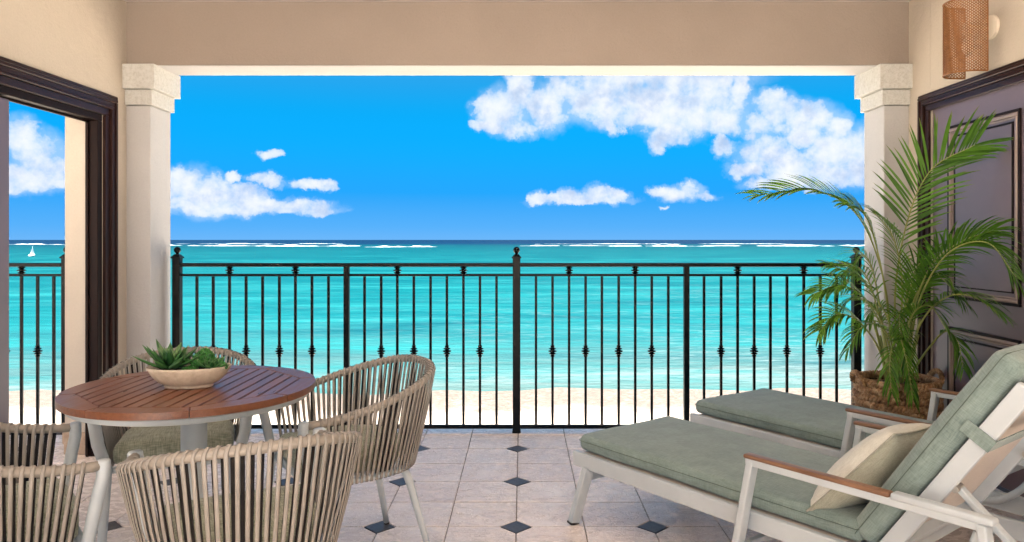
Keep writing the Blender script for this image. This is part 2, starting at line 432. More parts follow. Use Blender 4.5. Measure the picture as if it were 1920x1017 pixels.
def prism(bm, poly, z0, z1, bev=0, mat_i=0):
    bot = [bm.verts.new((x, y, z0)) for x, y in poly]; top = [bm.verts.new((x, y, z1)) for x, y in poly]
    n = len(poly); fs = [bm.faces.new(bot[::-1]), bm.faces.new(top)]
    for i in range(n): fs.append(bm.faces.new((bot[i], bot[(i + 1) % n], top[(i + 1) % n], top[i])))
    for f in fs: f.material_index = mat_i
    if bev:
        es = list(fs[1].edges); bmesh.ops.bevel(bm, geom=es, offset=bev, segments=1, affect='EDGES', material=mat_i)
def at(px, py, Y): return Vector(((px - 979) * Y / F, Y, EYE + (450 - py) * Y / F))
def B(): return bmesh.new()

# ------------------------------------------------------------------ sea, beach
SEA = -3.6
def sheet(name, xs, ys, zf, m):
    bm = B(); g = [[bm.verts.new((x, y, zf(x, y))) for x in xs] for y in ys]
    for j in range(len(ys) - 1):
        for i in range(len(xs) - 1): bm.faces.new((g[j][i], g[j][i + 1], g[j + 1][i + 1], g[j + 1][i]))
    o = link(name, bm, m, smooth=True); o['kind'] = 'structure'; return o
def seam(t, b):
    v = wpos(t); sp = t.new('ShaderNodeSeparateXYZ'); t.put(sp.inputs[0], v); X, Y, _ = sp.outputs
    big = t.noise(t.mapping(v, (.012, .05, 1)), 1, 5, .6)
    wob = t.noise(t.mapping(v, (.12, .35, 1)), 1, 5, .62)
    # distance from shore, in log scale: 25 m -> 0, 3000 m -> 1
    yy = t.math('ADD', Y, t.math('MULTIPLY', t.math('SUBTRACT', wob, .5), 7.0))
    yy = t.math('ADD', yy, t.math('MULTIPLY', X, -.10))
    yy = t.math('MULTIPLY', yy, t.math('ADD', 1.0, t.math('MULTIPLY', t.math('SUBTRACT', big, .5), .55)))
    L = t.math('DIVIDE', t.math('LOGARITHM', t.math('DIVIDE', t.math('MAXIMUM', yy, 20.5), 20.5), math.e), 5.0)
    col = t.ramp(L, [(.0, (0.0459, 0.0558, 0.0506)), (.035, (0.0326, 0.0544, 0.0542)), (.068, (0.0182, 0.0499, 0.0524)), (.106, (0.0076, 0.0470, 0.0524)),
                     (.16, (0.0015, 0.0425, 0.0496)), (.256, (0.0002, 0.0359, 0.0425)), (.38, (0.0001, 0.0287, 0.0357)), (.60, (0.0001, 0.0199, 0.0272)), (.70, (0.0001, 0.0132, 0.0216)), (.748, (0.0001, 0.0036, 0.0167)), (1, (0.0001, 0.0019, 0.0126))])
    # darker and brighter ripple streaks mixed into the water colour
    st = t.noise(t.mapping(v, (.045, .17, 1)), 1, 7, .66, .9)
    near = t.maprange(Y, 400, 40, .25, 1)
    col = t.mix(t.math('MULTIPLY', t.maprange(st, .48, .64, 0, .8), near), col, (.005, .070, .074))
    col = t.mix(t.math('MULTIPLY', t.maprange(st, .46, .32, 0, .75), near), col, (.0001, .024, .033))
    shore = t.math('MULTIPLY', t.maprange(t.math('ABSOLUTE', t.math('SUBTRACT', L, .040)), 0, .016, 1, 0), t.maprange(t.noise(t.mapping(v, (.5, 1.2, 1)), 1, 5, .65), .42, .6))
    col = t.mix(t.math('MULTIPLY', shore, .3), col, (.125, .125, .12))
    # thin wavelet flecks
    fl = t.noise(t.mapping(v, (.7, 2.5, 1), (0, 0, .10)), 1, 6, .68, .5)
    fk = t.math('MULTIPLY', t.maprange(fl, .50, .68, 0, .45), t.maprange(Y, 110, 26, .0, 1))
    patch = t.maprange(t.noise(t.mapping(v, (.05, .10, 1)), 1, 4, .6), .42, .60)
    right = t.maprange(X, -8, 14, .5, 1.6)
    col = t.mix(t.math('MULTIPLY', t.math('MULTIPLY', fk, patch), right, clamp=True), col, (.080, .104, .108))
    t.put(b.inputs['Base Color'], col)
    rip = t.math('ADD', t.noise(t.mapping(v, (.9, 2.6, 1)), 1, 6, .62), t.math('MULTIPLY', t.noise(t.mapping(v, (.18, .6, 1)), 1, 3, .5), 1.4))
    bump(t, b, rip, .9, .35)
M['sea'] = mat('lagoon_water', rough=.45, spec=.03, build=seam)
ys = [22, 24, 26, 28, 31, 35, 40, 50, 65, 90, 130, 200, 320, 520, 900, 1700, 3500, 8000, 18000, 40000]
sheet('sea', [-60000, -20000, -6000, -2000, -600, -200, -80, -40, -20, 0, 20, 40, 80, 200, 600, 2000, 6000, 20000, 60000], ys, lambda x, y: SEA, M['sea'])
def sandm(t, b):
    v = wpos(t); sp = t.new('ShaderNodeSeparateXYZ'); t.put(sp.inputs[0], v); X, Y, _ = sp.outputs
    n = t.noise(v, .9, 6, .62); f = t.noise(v, 6, 6, .7); g = t.noise(v, 140, 2, .5)
    col = t.ramp(n, [(.3, (.54, .44, .35)), (.55, (.66, .57, .48)), (.75, (.72, .65, .57))])
    wet = t.maprange(t.math('ADD', Y, t.math('MULTIPLY', t.math('SUBTRACT', n, .5), 5)), 16.0, 21.2, 0, 1.0, True)
    col = t.mix(wet, col, t.mix(t.maprange(f, .4, .65), (.080, .060, .048), (.112, .090, .075)))
    col = t.mix(t.maprange(f, .52, .72, 0, .22), col, (.40, .30, .22))
    t.put(b.inputs['Base Color'], col)
    t.put(b.inputs['Roughness'], t.maprange(wet, 0, 1, .9, .55))
    bump(t, b, t.math('ADD', t.math('MULTIPLY', f, 2), t.math('MULTIPLY', g, .2)), .7, .12)
M['sand'] = mat('beach_sand', rough=.9, spec=.3, build=sandm)
xs = [-60 + i * 1.2 for i in range(101)]
def zs(x, y):
    k = math.sin(x * .21) * .5 + math.sin(x * .53 + 1) * .25
    return -3.25 - max(0, y - 12) * .0285 - max(0, y - 23 - k) * .05 + .03 * math.sin(x * 1.3 + y * .9) * math.sin(y * .7 - x * .2)
sheet('beach', [-3000, -600, -200] + xs + [200, 600, 3000], [-3000, -400, -60, -10] + [i * .8 for i in range(0, 46)] + [60, 90], zs, M['sand'])

# reef breakers
def foam(t, b):
    n = t.noise(wpos(t), .25, 5, .6); t.put(b.inputs['Base Color'], t.ramp(n, [(.35, (.10, .17, .19)), (.65, (.30, .31, .32))]))
M['foam'] = mat('surf_foam', rough=.8, build=foam)
def breaker(x0, x1, Y, h, seed):
    rg = random.Random(seed); X0, X1 = (x0 - 979) * Y / F, (x1 - 979) * Y / F
    n = max(14, int((X1 - X0) / 2.5)); bm = B(); rows = []
    for i in range(n + 1):
        t = i / n; x = X0 + (X1 - X0) * t
        hh = .42 * h * (.12 + .75 * math.sin(math.pi * t) ** .6) * max(.0, .22 + .6 * math.sin(t * 13 + seed) + .35 * math.sin(t * 31 + seed * 3) + .6 * rg.random())
        yo = 9 * math.sin(t * 5 + seed) + rg.uniform(-2, 2)
        rows.append([bm.verts.new((x, Y + yo + dy_, SEA + z * hh)) for dy_, z in ((-5, -.1), (-3.5, .45), (-1.2, .95), (.6, 1.0), (3, .4), (6, -.1))])
    for a, b_ in zip(rows, rows[1:]):
        for k in range(5): bm.faces.new((a[k], b_[k], b_[k + 1], a[k + 1]))
    o = link('breaking_wave', bm, M['foam'], smooth=True)
    tag(o, kind='stuff'); return o
for i, (a, b_, Y, h) in enumerate([(-60, 140, 760, 2.2), (300, 345, 640, 1.6), (345, 520, 590, 2.2), (480, 672, 560, 2.5), (690, 816, 500, 2.0), (975, 1150, 590, 1.5), (1140, 1330, 560, 2.6),
                                 (1320, 1610, 575, 2.2), (1500, 1800, 610, 2.6), (330, 640, 900, 1.2), (1000, 1500, 880, 1.0), (1800, 2600, 600, 2.4), (-900, -60, 700, 2.2)]):
    breaker(a, b_, Y, h, i)

# sailing boat
bt = empty('sailing_boat', ((60 - 979) * 216 / F, 216, SEA), R(100), 'tiny white sailing boat on the turquoise lagoon, seen through the open sliding door', 'sailboat')
bm = B(); secs = []
for s_, wd, dp in ((-1.5, .35, .3), (-.8, .55, .38), (.2, .6, .4), (1.0, .4, .4), (1.7, .03, .46)):
    secs.append([bm.verts.new((s_, y_ * wd, z_ * dp)) for y_, z_ in ((-1, 1), (-.7, .2), (0, -.2), (.7, .2), (1, 1))])
for a, b_ in zip(secs, secs[1:]):
    for k in range(4): bm.faces.new((a[k], b_[k], b_[k + 1], a[k + 1]))
    bm.faces.new((a[4], b_[4], b_[0], a[0]))
bm.faces.new(secs[0])
link('hull', bm, M['hull'], bt, True)
bm = B(); tube(bm, [(.3, 0, .2), (.3, 0, 3.0)], .03, 6); link('mast', bm, M['white'], bt)
def sailmesh(a, b_, c, bel):
    bm = B(); n = 6; g = []
    for i in range(n + 1):
        u = i / n; p0 = Vector(a).lerp(Vector(c), u); p1 = Vector(b_).lerp(Vector(c), u)
        g.append([bm.verts.new(p0.lerp(p1, k / 4) + Vector((0, bel * math.sin(math.pi * k / 4) * (1 - u), 0))) for k in range(5)])
    for i in range(n):
        for k in range(4): bm.faces.new((g[i][k], g[i][k + 1], g[i + 1][k + 1], g[i + 1][k]))
    return bm
link('mainsail', sailmesh((.25, 0, .55), (-1.3, 0, .6), (.28, 0, 2.95), .18), M['sail'], bt, True)
link('jib', sailmesh((.4, .02, .6), (1.6, 0, .5), (.35, 0, 2.6), .12), M['sail'], bt, True)

# ------------------------------------------------------------------ the balcony shell
WL, WR, YB, YE = -2.446, 2.39, 4.50, 4.76       # wall faces, beam face, outer edge
TOP, BEAM = 2.72, 2.33
# floor slab
bm = B(); box(bm, -6.5, 2.9, -2.7, 4.86, -.30, -.008); floor = link('floor', bm, M['grout']); floor['kind'] = 'structure'
T = .2975; X0 = -.026; Y0 = 3.173; HD = .0685; G = .0022
def tilepoly(i, j):
    # tile between grid lines i..i+1 and j..j+1 ; slate at even/even nodes
    x0, x1 = X0 + i * T + G, X0 + (i + 1) * T - G; y0, y1 = Y0 + j * T + G, Y0 + (j + 1) * T - G
    c = HD + G * 1.2
    P_ = []
    for (x, y, ii, jj, order) in ((x0, y0, i, j, 0), (x1, y0, i + 1, j, 1), (x1, y1, i + 1, j + 1, 2), (x0, y1, i, j + 1, 3)):
        if ii % 2 == 0 and jj % 2 == 0:
            sx = 1 if x == x0 else -1; sy = 1 if y == y0 else -1
            a, b_ = (x, y + sy * c), (x + sx * c, y)
            P_ += [a, b_] if order in (0, 2) else [b_, a]
        else: P_.append((x, y))
    return P_
def clip_poly(P_, xa, xb, yb):
    def cl(P_, ax, lim, sg):
        out = []
        for i in range(len(P_)):
            a, b_ = P_[i], P_[(i + 1) % len(P_)]; ia = (a[ax] - lim) * sg <= 0; ib = (b_[ax] - lim) * sg <= 0
            if ia: out.append(a)
            if ia != ib:
                t = (lim - a[ax]) / (b_[ax] - a[ax]); out.append((a[0] + (b_[0] - a[0]) * t, a[1] + (b_[1] - a[1]) * t))
        return out
    for ax, lim, sg in ((0, xa, -1), (0, xb, 1), (1, yb, 1)):
        P_ = cl(P_, ax, lim, sg)
        if len(P_) < 3: return None
    return P_
rest = B(); rg = random.Random(3)
YS = Y0 + 5 * T     # last row line
for i in range(-22, 9):
    for j in range(-20, 5):
        x0 = X0 + i * T
        P_ = clip_poly(tilepoly(i, j), -6.4, WR - .002, YS)
        if not P_: continue
        dz_ = rg.uniform(-.0008, .0008)
        if -9 <= i <= 8 and j >= -3:
            bm = B(); prism(bm, P_, -.009, dz_, .0015); link('tile', bm, M['tile'], floor)
        else: prism(rest, P_, -.009, dz_)
o = link('tiles_behind', rest, M['tile'], floor); o.name = 'tile_field'; o['kind'] = 'stuff'
bm = B()
# edge course under the railing
xx = -6.4
k = -21
while X0 + k * T < WR:
    xa, xb = max(-6.4, X0 + k * T + G), min(WR, X0 + (k + 1) * T - G)
    if xb > xa:
        b2 = B(); box(b2, xa, xb, YS + G, 4.865, -.012, .004, .003); link('edge_tile', b2, M['tile'], floor) if -9 <= k else b2.free()
    k += 1
for i in range(-10, 9, 2):
    for j in range(-4, 5, 2):
        cx, cy = X0 + i * T, Y0 + j * T
        if cx - HD < -3.2 or cx + HD > WR: continue
        b2 = B(); d_ = HD - G
        prism(b2, [(cx - d_, cy), (cx, cy - d_), (cx + d_, cy), (cx, cy + d_)], -.009, .0002, .0012); link('slate_inset', b2, M['slate'], floor)
bm.free()
# slab face and outer edge below
bm = B(); box(bm, -6.5, 2.9, 4.862, 4.90, -.32, -.02, .01); e = link('slab_edge', bm, M['capital'], floor)

bm = B(); box(bm, -9, 9, -11, -2.703, -.30, -.012); tr_ = link('added_bounce_terrace', bm, mat('added_bounce_paving', rough=.8, build=stucco((.32, .30, .27), .3))); tr_['kind'] = 'structure'  # unseen paving added behind the camera to bounce warm sunlight into the balcony
# left wall: short piece beside the corner, a header above the sliding door, and a piece nearer the camera
WT = .22
bm = B()
box(bm, WL - WT, WL, 4.245, YB, 0, 1.985); box(bm, WL - WT, WL, -2.6, YB, 1.987, TOP)
box(bm, WL - WT, WL, -2.6, 1.55, 0, 1.985)
lw = link('stucco_wall', bm, M['wall']); tag(lw, 'warm beige stucco wall on the left with a sliding door opening', 'wall')
for (y0, y1) in ((4.372, YB - .002), (-2.6, 1.42)):
    bm = B(); box(bm, WL, WL + .012, y0, y1, 0.001, .13, .003); link('baseboard', bm, M['base'], lw)
bm = B(); box(bm, WL - WT, WL - .004, 4.232, 4.244, .001, .13, .003); link('baseboard', bm, M['base'], lw)
bm = B()
box(bm, WR, WR + .22, 4.262, YB, 0, TOP); box(bm, WR, WR + .22, 3.13, 4.26, 2.03, TOP); box(bm, WR, WR + .22, -2.6, 3.128, 0, TOP)
rw = link('stucco_wall', bm, M['wall']); tag(rw, 'warm beige stucco wall on the right holding the panelled door and rattan lamp', 'wall')
for (y0, y1) in ((4.365, YB - .002), (-2.6, 3.03)):
    bm = B(); box(bm, WR - .012, WR, y0, y1, 0.001, .13, .003); link('baseboard', bm, M['base'], rw)
# ceiling
bm = B(); box(bm, -6.5, 2.8, -2.6, YB, TOP + .001, TOP + .25); c_ = link('ceiling', bm, M['ceiling']); c_['kind'] = 'structure'
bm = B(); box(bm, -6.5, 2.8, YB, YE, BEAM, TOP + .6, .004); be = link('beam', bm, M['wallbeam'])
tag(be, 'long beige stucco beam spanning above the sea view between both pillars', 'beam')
bm = B(); box(bm, WL + .1, WR - .1, YB + .002, YE - .002, BEAM - .006, BEAM - .0005); link('soffit', bm, M['shaft'], be)  # paler than the beam face: bounce light on the underside put into colour

def pillar(xin, sgn, label):
    # xin = inner face, sgn +1 : pillar body extends to -x
    a, b_ = (xin - .148, xin) if sgn > 0 else (xin, xin + .148)
    r = empty('pillar', ((a + b_) / 2, (YB + YE) / 2, 0), 0, label, 'pillar')
    ox, oy = (a + b_) / 2, (YB + YE) / 2
    bm = B(); box(bm, a - ox - (.2 if sgn > 0 else 0), b_ - ox + (.2 if sgn < 0 else 0), YB - oy, YE - oy, .0, 2.08, .004); link('shaft', bm, M['shaft'], r)
    for nm, z0, z1, o_ in (('lower_capital', 2.082, 2.176, .018), ('upper_capital', 2.178, BEAM - .001, .045)):
        bm = B()
        if sgn > 0: box(bm, a - ox - .2, b_ - ox + o_, YB - oy - o_, YE - oy + o_, z0, z1, .004, 2)
        else: box(bm, a - ox - o_ * 0, b_ - ox + .2, YB - oy - o_, YE - oy + o_, z0, z1, .004, 2)
        if sgn < 0:
            bm.free(); bm = B(); box(bm, a - ox - o_, b_ - ox + .2, YB - oy - o_, YE - oy + o_, z0, z1, .004, 2)
        link(nm, bm, M['capital'], r)
    bm = B()
    if sgn > 0: box(bm, a - ox - .0, b_ - ox + .012, YB - oy - .012, YE - oy, .002, .13, .003)
    else: box(bm, a - ox - .012, b_ - ox, YB - oy - .012, YE - oy, .002, .13, .003)
    link('baseboard', bm, M['base'], r)
pillar(-2.298, 1, 'square stucco pillar with stepped capital at the left of the sea view')
pillar(2.236, -1, 'square stucco pillar with stepped capital at the right, behind the palm')
# the end of the dividing wall seen through the open door
bm = B(); box(bm, -2.80, WL - WT - .002, 4.46, YE, 0, BEAM - .001, .004)
o = link('wall_end', bm, M['shaft']); tag(o, 'narrow beige wall end seen through the open sliding door', 'wall')
bm = B(); box(bm, -2.812, WL - WT - .004, 4.448, 4.459, .001, .13, .003); link('baseboard', bm, M['base'], o)

# ------------------------------------------------------------------ railing
YR = 4.71
def X_(px): return (px - 979) * YR / F
def knuckle_bm():
    bm = B(); lathe(bm, [(0, -.036), (.013, -.036), (.015, -.031), (.011, -.026), (.012, -.022), (.022, -.018), (.023, -.014), (.012, -.010), (.014, -.006), (.027, -.003), (.027, .003), (.014, .006), (.012, .010), (.023, .014), (.022, .018), (.012, .022), (.011, .026), (.015, .031), (.013, .036), (0, .036)], 12)
    return bm
kn = link('knuckle', knuckle_bm(), M['iron'], smooth='auto'); knme = kn.data; COL.objects.unlink(kn)
bm = B(); box(bm, -.008, .008, -.008, .008, .056, 1.013, .0015); bal = link('b', bm, M['iron']); balme = bal.data; COL.objects.unlink(bal)
bm = B(); box(bm, -.008, .008, -.008, .008, .056, 1.075, .0015); bal = link('b', bm, M['iron']); ballong = bal.data; COL.objects.unlink(bal)
def big_post(parent, x, h=1.135, half=.0245):
    bm = B(); box(bm, x - half, x + half, -half, half, .004, h, .003)
    box(bm, x - half - .003, x + half + .003, -half - .003, half + .003, .004, .02, .002); p_ = link('post', bm, M['iron'], parent)
    bm = B(); c = half + .006
    lathe(bm, [(c * 1.42, h - .004), (c * 1.42, h + .004), (c * 1.2, h + .007), (c * .9, h + .016), (c * .6, h + .022), (0, h + .022)], 4)
    bmesh.ops.rotate(bm, verts=bm.verts, cent=(0, 0, 0), matrix=Matrix.Rotation(R(45), 3, 'Z')); bmesh.ops.translate(bm, verts=bm.verts, vec=(x, 0, 0))
    lathe(bm, [(0, h + .018), (.012, h + .019), (.009, h + .027), (.013, h + .030)] + [(.0215 * math.sin(a), h + .049 - .0215 * math.cos(a)) for a in [R(q) for q in range(38, 181, 14)]] + [(0, h + .0705)], 20, cx=x)
    link('finial', bm, M['iron'], p_, 'auto')
def small_post(parent, x):
    bm = B(); box(bm, x - .0172, x + .0172, -.0172, .0172, .004, 1.0755, .002); link('post', bm, M['iron'], parent)
def rails(parent, x0, x1):
    bm = B(); box(bm, x0, x1, -.011, .011, 1.014, 1.030, .002); link('middle_rail', bm, M['iron'], parent)
    bm = B(); box(bm, x0, x1, -.014, .014, .030, .0535, .003); link('bottom_rail', bm, M['iron'], parent)
def baluster(parent, x, kind):
    o = link('baluster', ballong if kind == 'top' else balme, None, parent, loc=(x, 0, 0))
    if kind == 'top': k_ = link('knuckle', knme, None, o, loc=(0, 0, 1.053))
    elif kind == 'mid': k_ = link('knuckle', knme, None, o, loc=(0, 0, .530))
r1 = empty('iron_railing', (0, YR, 0), 0, 'long black wrought iron railing with five posts facing the turquoise sea', 'railing')
for px in (332.5, 968.5, 1605.5): big_post(r1, X_(px))
for px in (650, 1287): small_post(r1, X_(px))
def toprail(parent, x0, x1):
    bm = B(); box(bm, x0, x1, -.024, .024, 1.076, 1.100, .004, 2); link('top_rail', bm, M['iron'], parent)
toprail(r1, X_(332.5) + .0245, X_(968.5) - .0245); toprail(r1, X_(968.5) + .0245, X_(1605.5) - .0245)
ends = [332.5, 650, 968.5, 1287, 1605.5]
for a, b_ in zip(ends, ends[1:]):
    ha = .0245 if a in (332.5, 968.5, 1605.5) else .0172; hb = .0245 if b_ in (332.5, 968.5, 1605.5) else .0172
    rails(r1, X_(a) + ha, X_(b_) - hb)
bays = [[369.3, 399.9, 430.5, 461.5, 492.5, 523.9, 554, 585, 616], [683.6, 714.8, 745, 776, 807.4, 838, 869, 900, 931], [1005, 1036, 1067, 1098, 1128.5, 1160, 1191, 1222, 1253], [1320, 1352, 1383, 1414, 1444.5, 1475.5, 1507, 1538, 1568.5]]
kinds = ['', 'mid', 'top', 'mid', '', 'mid', 'top', 'mid', '']
for bay in bays:
    for px, kd in zip(bay, kinds): baluster(r1, X_(px), kd)
r2 = empty('iron_railing', (0, YR, 0), 0, 'shorter black iron railing seen through the open sliding door at the far left', 'railing')
big_post(r2, X_(125.5)); rails(r2, -6.2, X_(125.5) - .0245); toprail(r2, -6.2, X_(125.5) - .0245)
x = X_(125.5); seq = ['', 'mid', 'top', 'mid', '', 'mid', 'top', 'mid', '']
x = X_(101)
for i in range(9): baluster(r2, X_(101 - 30.3 * i), seq[i])
small_post(r2, X_(101 - 30.3 * 9)); 
for i in range(8): baluster(r2, X_(101 - 30.3 * (10 + i)), seq[i])

# ------------------------------------------------------------------ doors
def frame3(bm, plane, sg, y0, y1, ztop, wd, d0, d1, bev=.003, z0=0.0, bottom=False, zb=0):
    """three (or four) sided moulding ring on a side wall; plane x, sg +1 = room is to +x"""
    xa, xb = plane + sg * d0, plane + sg * d1
    box(bm, xa, xb, y0, y0 + wd, (zb + wd) if bottom else zb + .001, ztop - wd, bev)
    box(bm, xa, xb, y1 - wd, y1, (zb + wd) if bottom else zb + .001, ztop - wd, bev)
    box(bm, xa, xb, y0, y1, ztop - wd, ztop, bev)
    if bottom: box(bm, xa, xb, y0, y1, zb, zb + wd, bev)
# left sliding door
ld = empty('sliding_door', (WL, 3.0, 0), 0, 'open dark wood sliding door with moulded frame in the left wall', 'door')
def rel(o, parent): o.parent = parent; o.location = (-parent.location.x, -parent.location.y, -parent.location.z); return o
bm = B()
for (inset, wd, d) in ((0, .022, .020), (.022, .020, .034), (.042, .030, .026), (.072, .014, .034), (.086, .042, .018)):
    frame3(bm, WL, 1, 1.45 + inset, 4.372 - inset, 2.106 - inset, wd, -.002, d)
rel(link('door_frame', bm, M['trim']), ld)
bm = B(); frame3(bm, WL - .075, 1, 1.56, 4.242, 1.984, .045, 0, .0745, .003); frame3(bm, WL - .075, 1, 1.56 + .045, 4.242 - .045, 1.984 - .045, .012, .01, .025, .002)
rel(link('jamb', bm, M['jamb']), ld)
bm = B(); y0, y1, z1 = 2.42, 3.50, 1.925
xa, xb = WL - .060, WL - .018
box(bm, xa, xb, y1 - .11, y1, .02, z1, .004); box(bm, xa, xb, y0, y0 + .11, .02, z1, .004)
box(bm, xa, xb, y0 + .112, y1 - .112, z1 - .11, z1, .004); box(bm, xa, xb, y0 + .112, y1 - .112, .02, .22, .004)
lf = rel(link('door_leaf', bm, M['door']), ld)
def glassm(t, b):
    g = t.new('ShaderNodeBsdfGlossy'); g.inputs['Roughness'].default_value = .02
    tr = t.new('ShaderNodeBsdfTransparent'); tr.inputs[0].default_value = (.9, .93, .92, 1)
    fr = t.new('ShaderNodeFresnel'); fr.inputs[0].default_value = 1.5
    mx = t.new('ShaderNodeMixShader'); t.l.new(fr.outputs[0], mx.inputs[0]); t.l.new(tr.outputs[0], mx.inputs[1]); t.l.new(g.outputs[0], mx.inputs[2])
    t.l.new(mx.outputs[0], t.n['Material Output'].inputs[0])
M['glass'] = mat('window_glass', build=glassm)
bm = B(); box(bm, WL - .043, WL - .035, y0 + .11, y1 - .11, .22, z1 - .11); g_ = link('glass_pane', bm, M['glass']); g_.parent = lf

# right panelled door
rd = empty('panelled_door', (WR, 3.75, 0), 0, 'closed dark plum door with two moulded panels and stepped frame behind the palm', 'door')
bm = B()
for (inset, wd, d) in ((0, .016, .020), (.016, .018, .032), (.034, .020, .024), (.054, .014, .030), (.068, .036, .016)):
    frame3(bm, WR, -1, 3.03 + inset, 4.362 - inset, 2.108 - inset, wd, -.002, d)
rel(link('door_frame', bm, M['trim']), rd)
bm = B(); box(bm, WR + .012, WR + .055, 3.135, 4.257, .012, 2.026, .003); leaf = rel(link('door_leaf', bm, M['door']), rd)
for (z0, z1_) in ((.925, 1.885), (.18, .765)):
    y0, y1 = 3.50, 4.095
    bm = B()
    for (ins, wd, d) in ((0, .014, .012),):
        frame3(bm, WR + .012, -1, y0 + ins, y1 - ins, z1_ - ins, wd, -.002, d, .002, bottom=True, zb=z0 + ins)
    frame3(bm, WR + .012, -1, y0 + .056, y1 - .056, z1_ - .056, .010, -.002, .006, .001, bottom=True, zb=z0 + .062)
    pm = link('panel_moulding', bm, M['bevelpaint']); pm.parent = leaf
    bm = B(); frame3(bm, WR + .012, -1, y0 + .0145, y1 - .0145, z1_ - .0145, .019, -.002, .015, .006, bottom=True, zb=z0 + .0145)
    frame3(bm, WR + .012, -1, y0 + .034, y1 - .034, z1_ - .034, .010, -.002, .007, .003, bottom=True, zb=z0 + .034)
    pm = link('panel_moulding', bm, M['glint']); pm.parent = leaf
    bm = B(); box(bm, WR + .006, WR + .011, y0 + .0665, y1 - .0665, z0 + .0665, z1_ - .0665, .002); pm = link('panel', bm, M['door']); pm.parent = leaf

# ------------------------------------------------------------------ rattan wall lamp
sc = empty('wall_lamp', (WR, 3.70, 2.09), 0, 'half round woven rattan wall lamp above the dark door', 'lamp')
HS = .363
def U(t, r=0):   # path in plan, t 0..1 near end to far end; local: x toward room is negative
    hw, st, xc = .093 + r, .060, -.083
    L1 = st; L2 = math.pi * hw; Lt = 2 * L1 + L2; s_ = t * Lt
    if s_ < L1: return Vector((xc - s_, -hw, 0)), Vector((0, -1, 0))
    if s_ > L1 + L2: return Vector((xc - (Lt - s_), hw, 0)), Vector((0, 1, 0))
    a = (s_ - L1) / hw; return Vector((xc - st - hw * math.sin(a), -hw * math.cos(a), 0)), Vector((-math.sin(a), -math.cos(a), 0))
bm = B()
def strip(bm, fn, n, wd, off):
    prev = None
    for i in range(n + 1):
        t, z, dt, dz_ = fn(i / n)
        p_, nn = U(max(0, min(1, t))); side = (U(min(1, t + .002))[0] - U(max(0, t - .002))[0]).normalized()
        d = (side * dt + Vector((0, 0, dz_))).normalized(); c = d.cross(nn).normalized()
        o_ = nn * (off + .0010 * math.sin(i * math.pi)); b0 = p_ + o_ + Vector((0, 0, z))
        q = [bm.verts.new(b0 + c * wd), bm.verts.new(b0 - c * wd), bm.verts.new(b0 - c * wd - nn * .0014), bm.verts.new(b0 + c * wd - nn * .0014)]
        if prev:
            for k in range(4): bm.faces.new((prev[k], prev[(k + 1) % 4], q[(k + 1) % 4], q[k]))
        prev = q
Lt = .12 + math.pi * .093
NV = 46
for i in range(NV + 1): strip(bm, lambda u, i=i: (i / NV, u * HS, 0, 1), 2, .0013, .0006)
for sgn in (1, -1):
    k = -1.0
    step = .0135
    z = -Lt * 1.0
    while z < HS + Lt:
        # z = z0 + sgn * slope * s
        def ln(u, z0=z, sgn=sgn):
            s_ = u * Lt; return (u, z0 + sgn * s_ * .8, 1, sgn * .8)
        us = [i / 60 for i in range(61) if 0 <= ln(i / 60)[1] <= HS]
        if len(us) > 2:
            a, b_ = us[0], us[-1]; strip(bm, lambda u, a=a, b_=b_, ln=ln: ln(a + (b_ - a) * u), max(2, int((b_ - a) * 30)), .0019, .0022 if sgn > 0 else -.001)
        z += step
o = link('woven_shade', bm, M['rattan'], sc); o['kind'] = 'stuff'
bm = B()
for z in (0, HS): tube(bm, [U(i / 40)[0] + Vector((0, 0, z)) for i in range(41)], .0045, 6)
for t in (0, 1): tube(bm, [U(t)[0], U(t)[0] + Vector((0, 0, HS))], .004, 6)
link('rim', bm, M['rattanedge'], sc, True)
bm = B(); lathe(bm, [(0, 0), (.06, 0), (.062, .004), (.06, .016), (.052, .022), (0, .023)], 28); bmesh.ops.rotate(bm, verts=bm.verts, cent=(0, 0, 0), matrix=Matrix.Rotation(R(-90), 3, 'Y')); bmesh.ops.translate(bm, verts=bm.verts, vec=(-.001, 0, .24))
link('backplate', bm, M['plaster'], sc, 'auto')
bm = B(); tube(bm, [(-.02, 0, .24), (-.11, 0, .24)], .010, 8); lathe(bm, [(0, .20), (.02, .20), (.024, .21), (.022, .255), (.02, .26), (0, .26)], 12, cx=-.125); link('bracket', bm, M['plaster'], sc, 'auto')
bm = B(); lathe(bm, [(0, .10), (.012, .104), (.024, .12), (.028, .14), (.022, .17), (.013, .19), (.013, .20), (0, .20)], 16, cx=-.125); link('bulb', bm, M['bulb'], sc, True)

# ------------------------------------------------------------------ woven dining chairs
def ucurve(a, b_, f, t, fa=None):
    """U plan path; front at +y. t 0..1 from left front round the back to right front"""
    n = 120; pts = []
    fa = a if fa is None else fa
    for i in range(20): u = i / 20; pts.append(Vector((-(fa + (a - fa) * u), f * (1 - u), 0)))
    for i in range(61):
        an = math.pi * i / 60; c, s_ = math.cos(an), math.sin(an); e = 2 / 2.25
        pts.append(Vector((-a * math.copysign(abs(c) ** e, c), -b_ * abs(s_) ** e, 0)))
    for i in range(1, 21): u = i / 20; pts.append(Vector(((a + (fa - a) * u), f * u, 0)))
    L = [0]
    for p0, p1 in zip(pts, pts[1:]): L.append(L[-1] + (p1 - p0).length)
    s_ = t * L[-1]
    for k in range(len(L) - 1):
        if L[k + 1] >= s_ - 1e-9:
            u = (s_ - L[k]) / max(1e-9, L[k + 1] - L[k]); return pts[k].lerp(pts[k + 1], u)
    return pts[-1]
UP = (.302, .335, .245); LO = (.236, .262, .205)
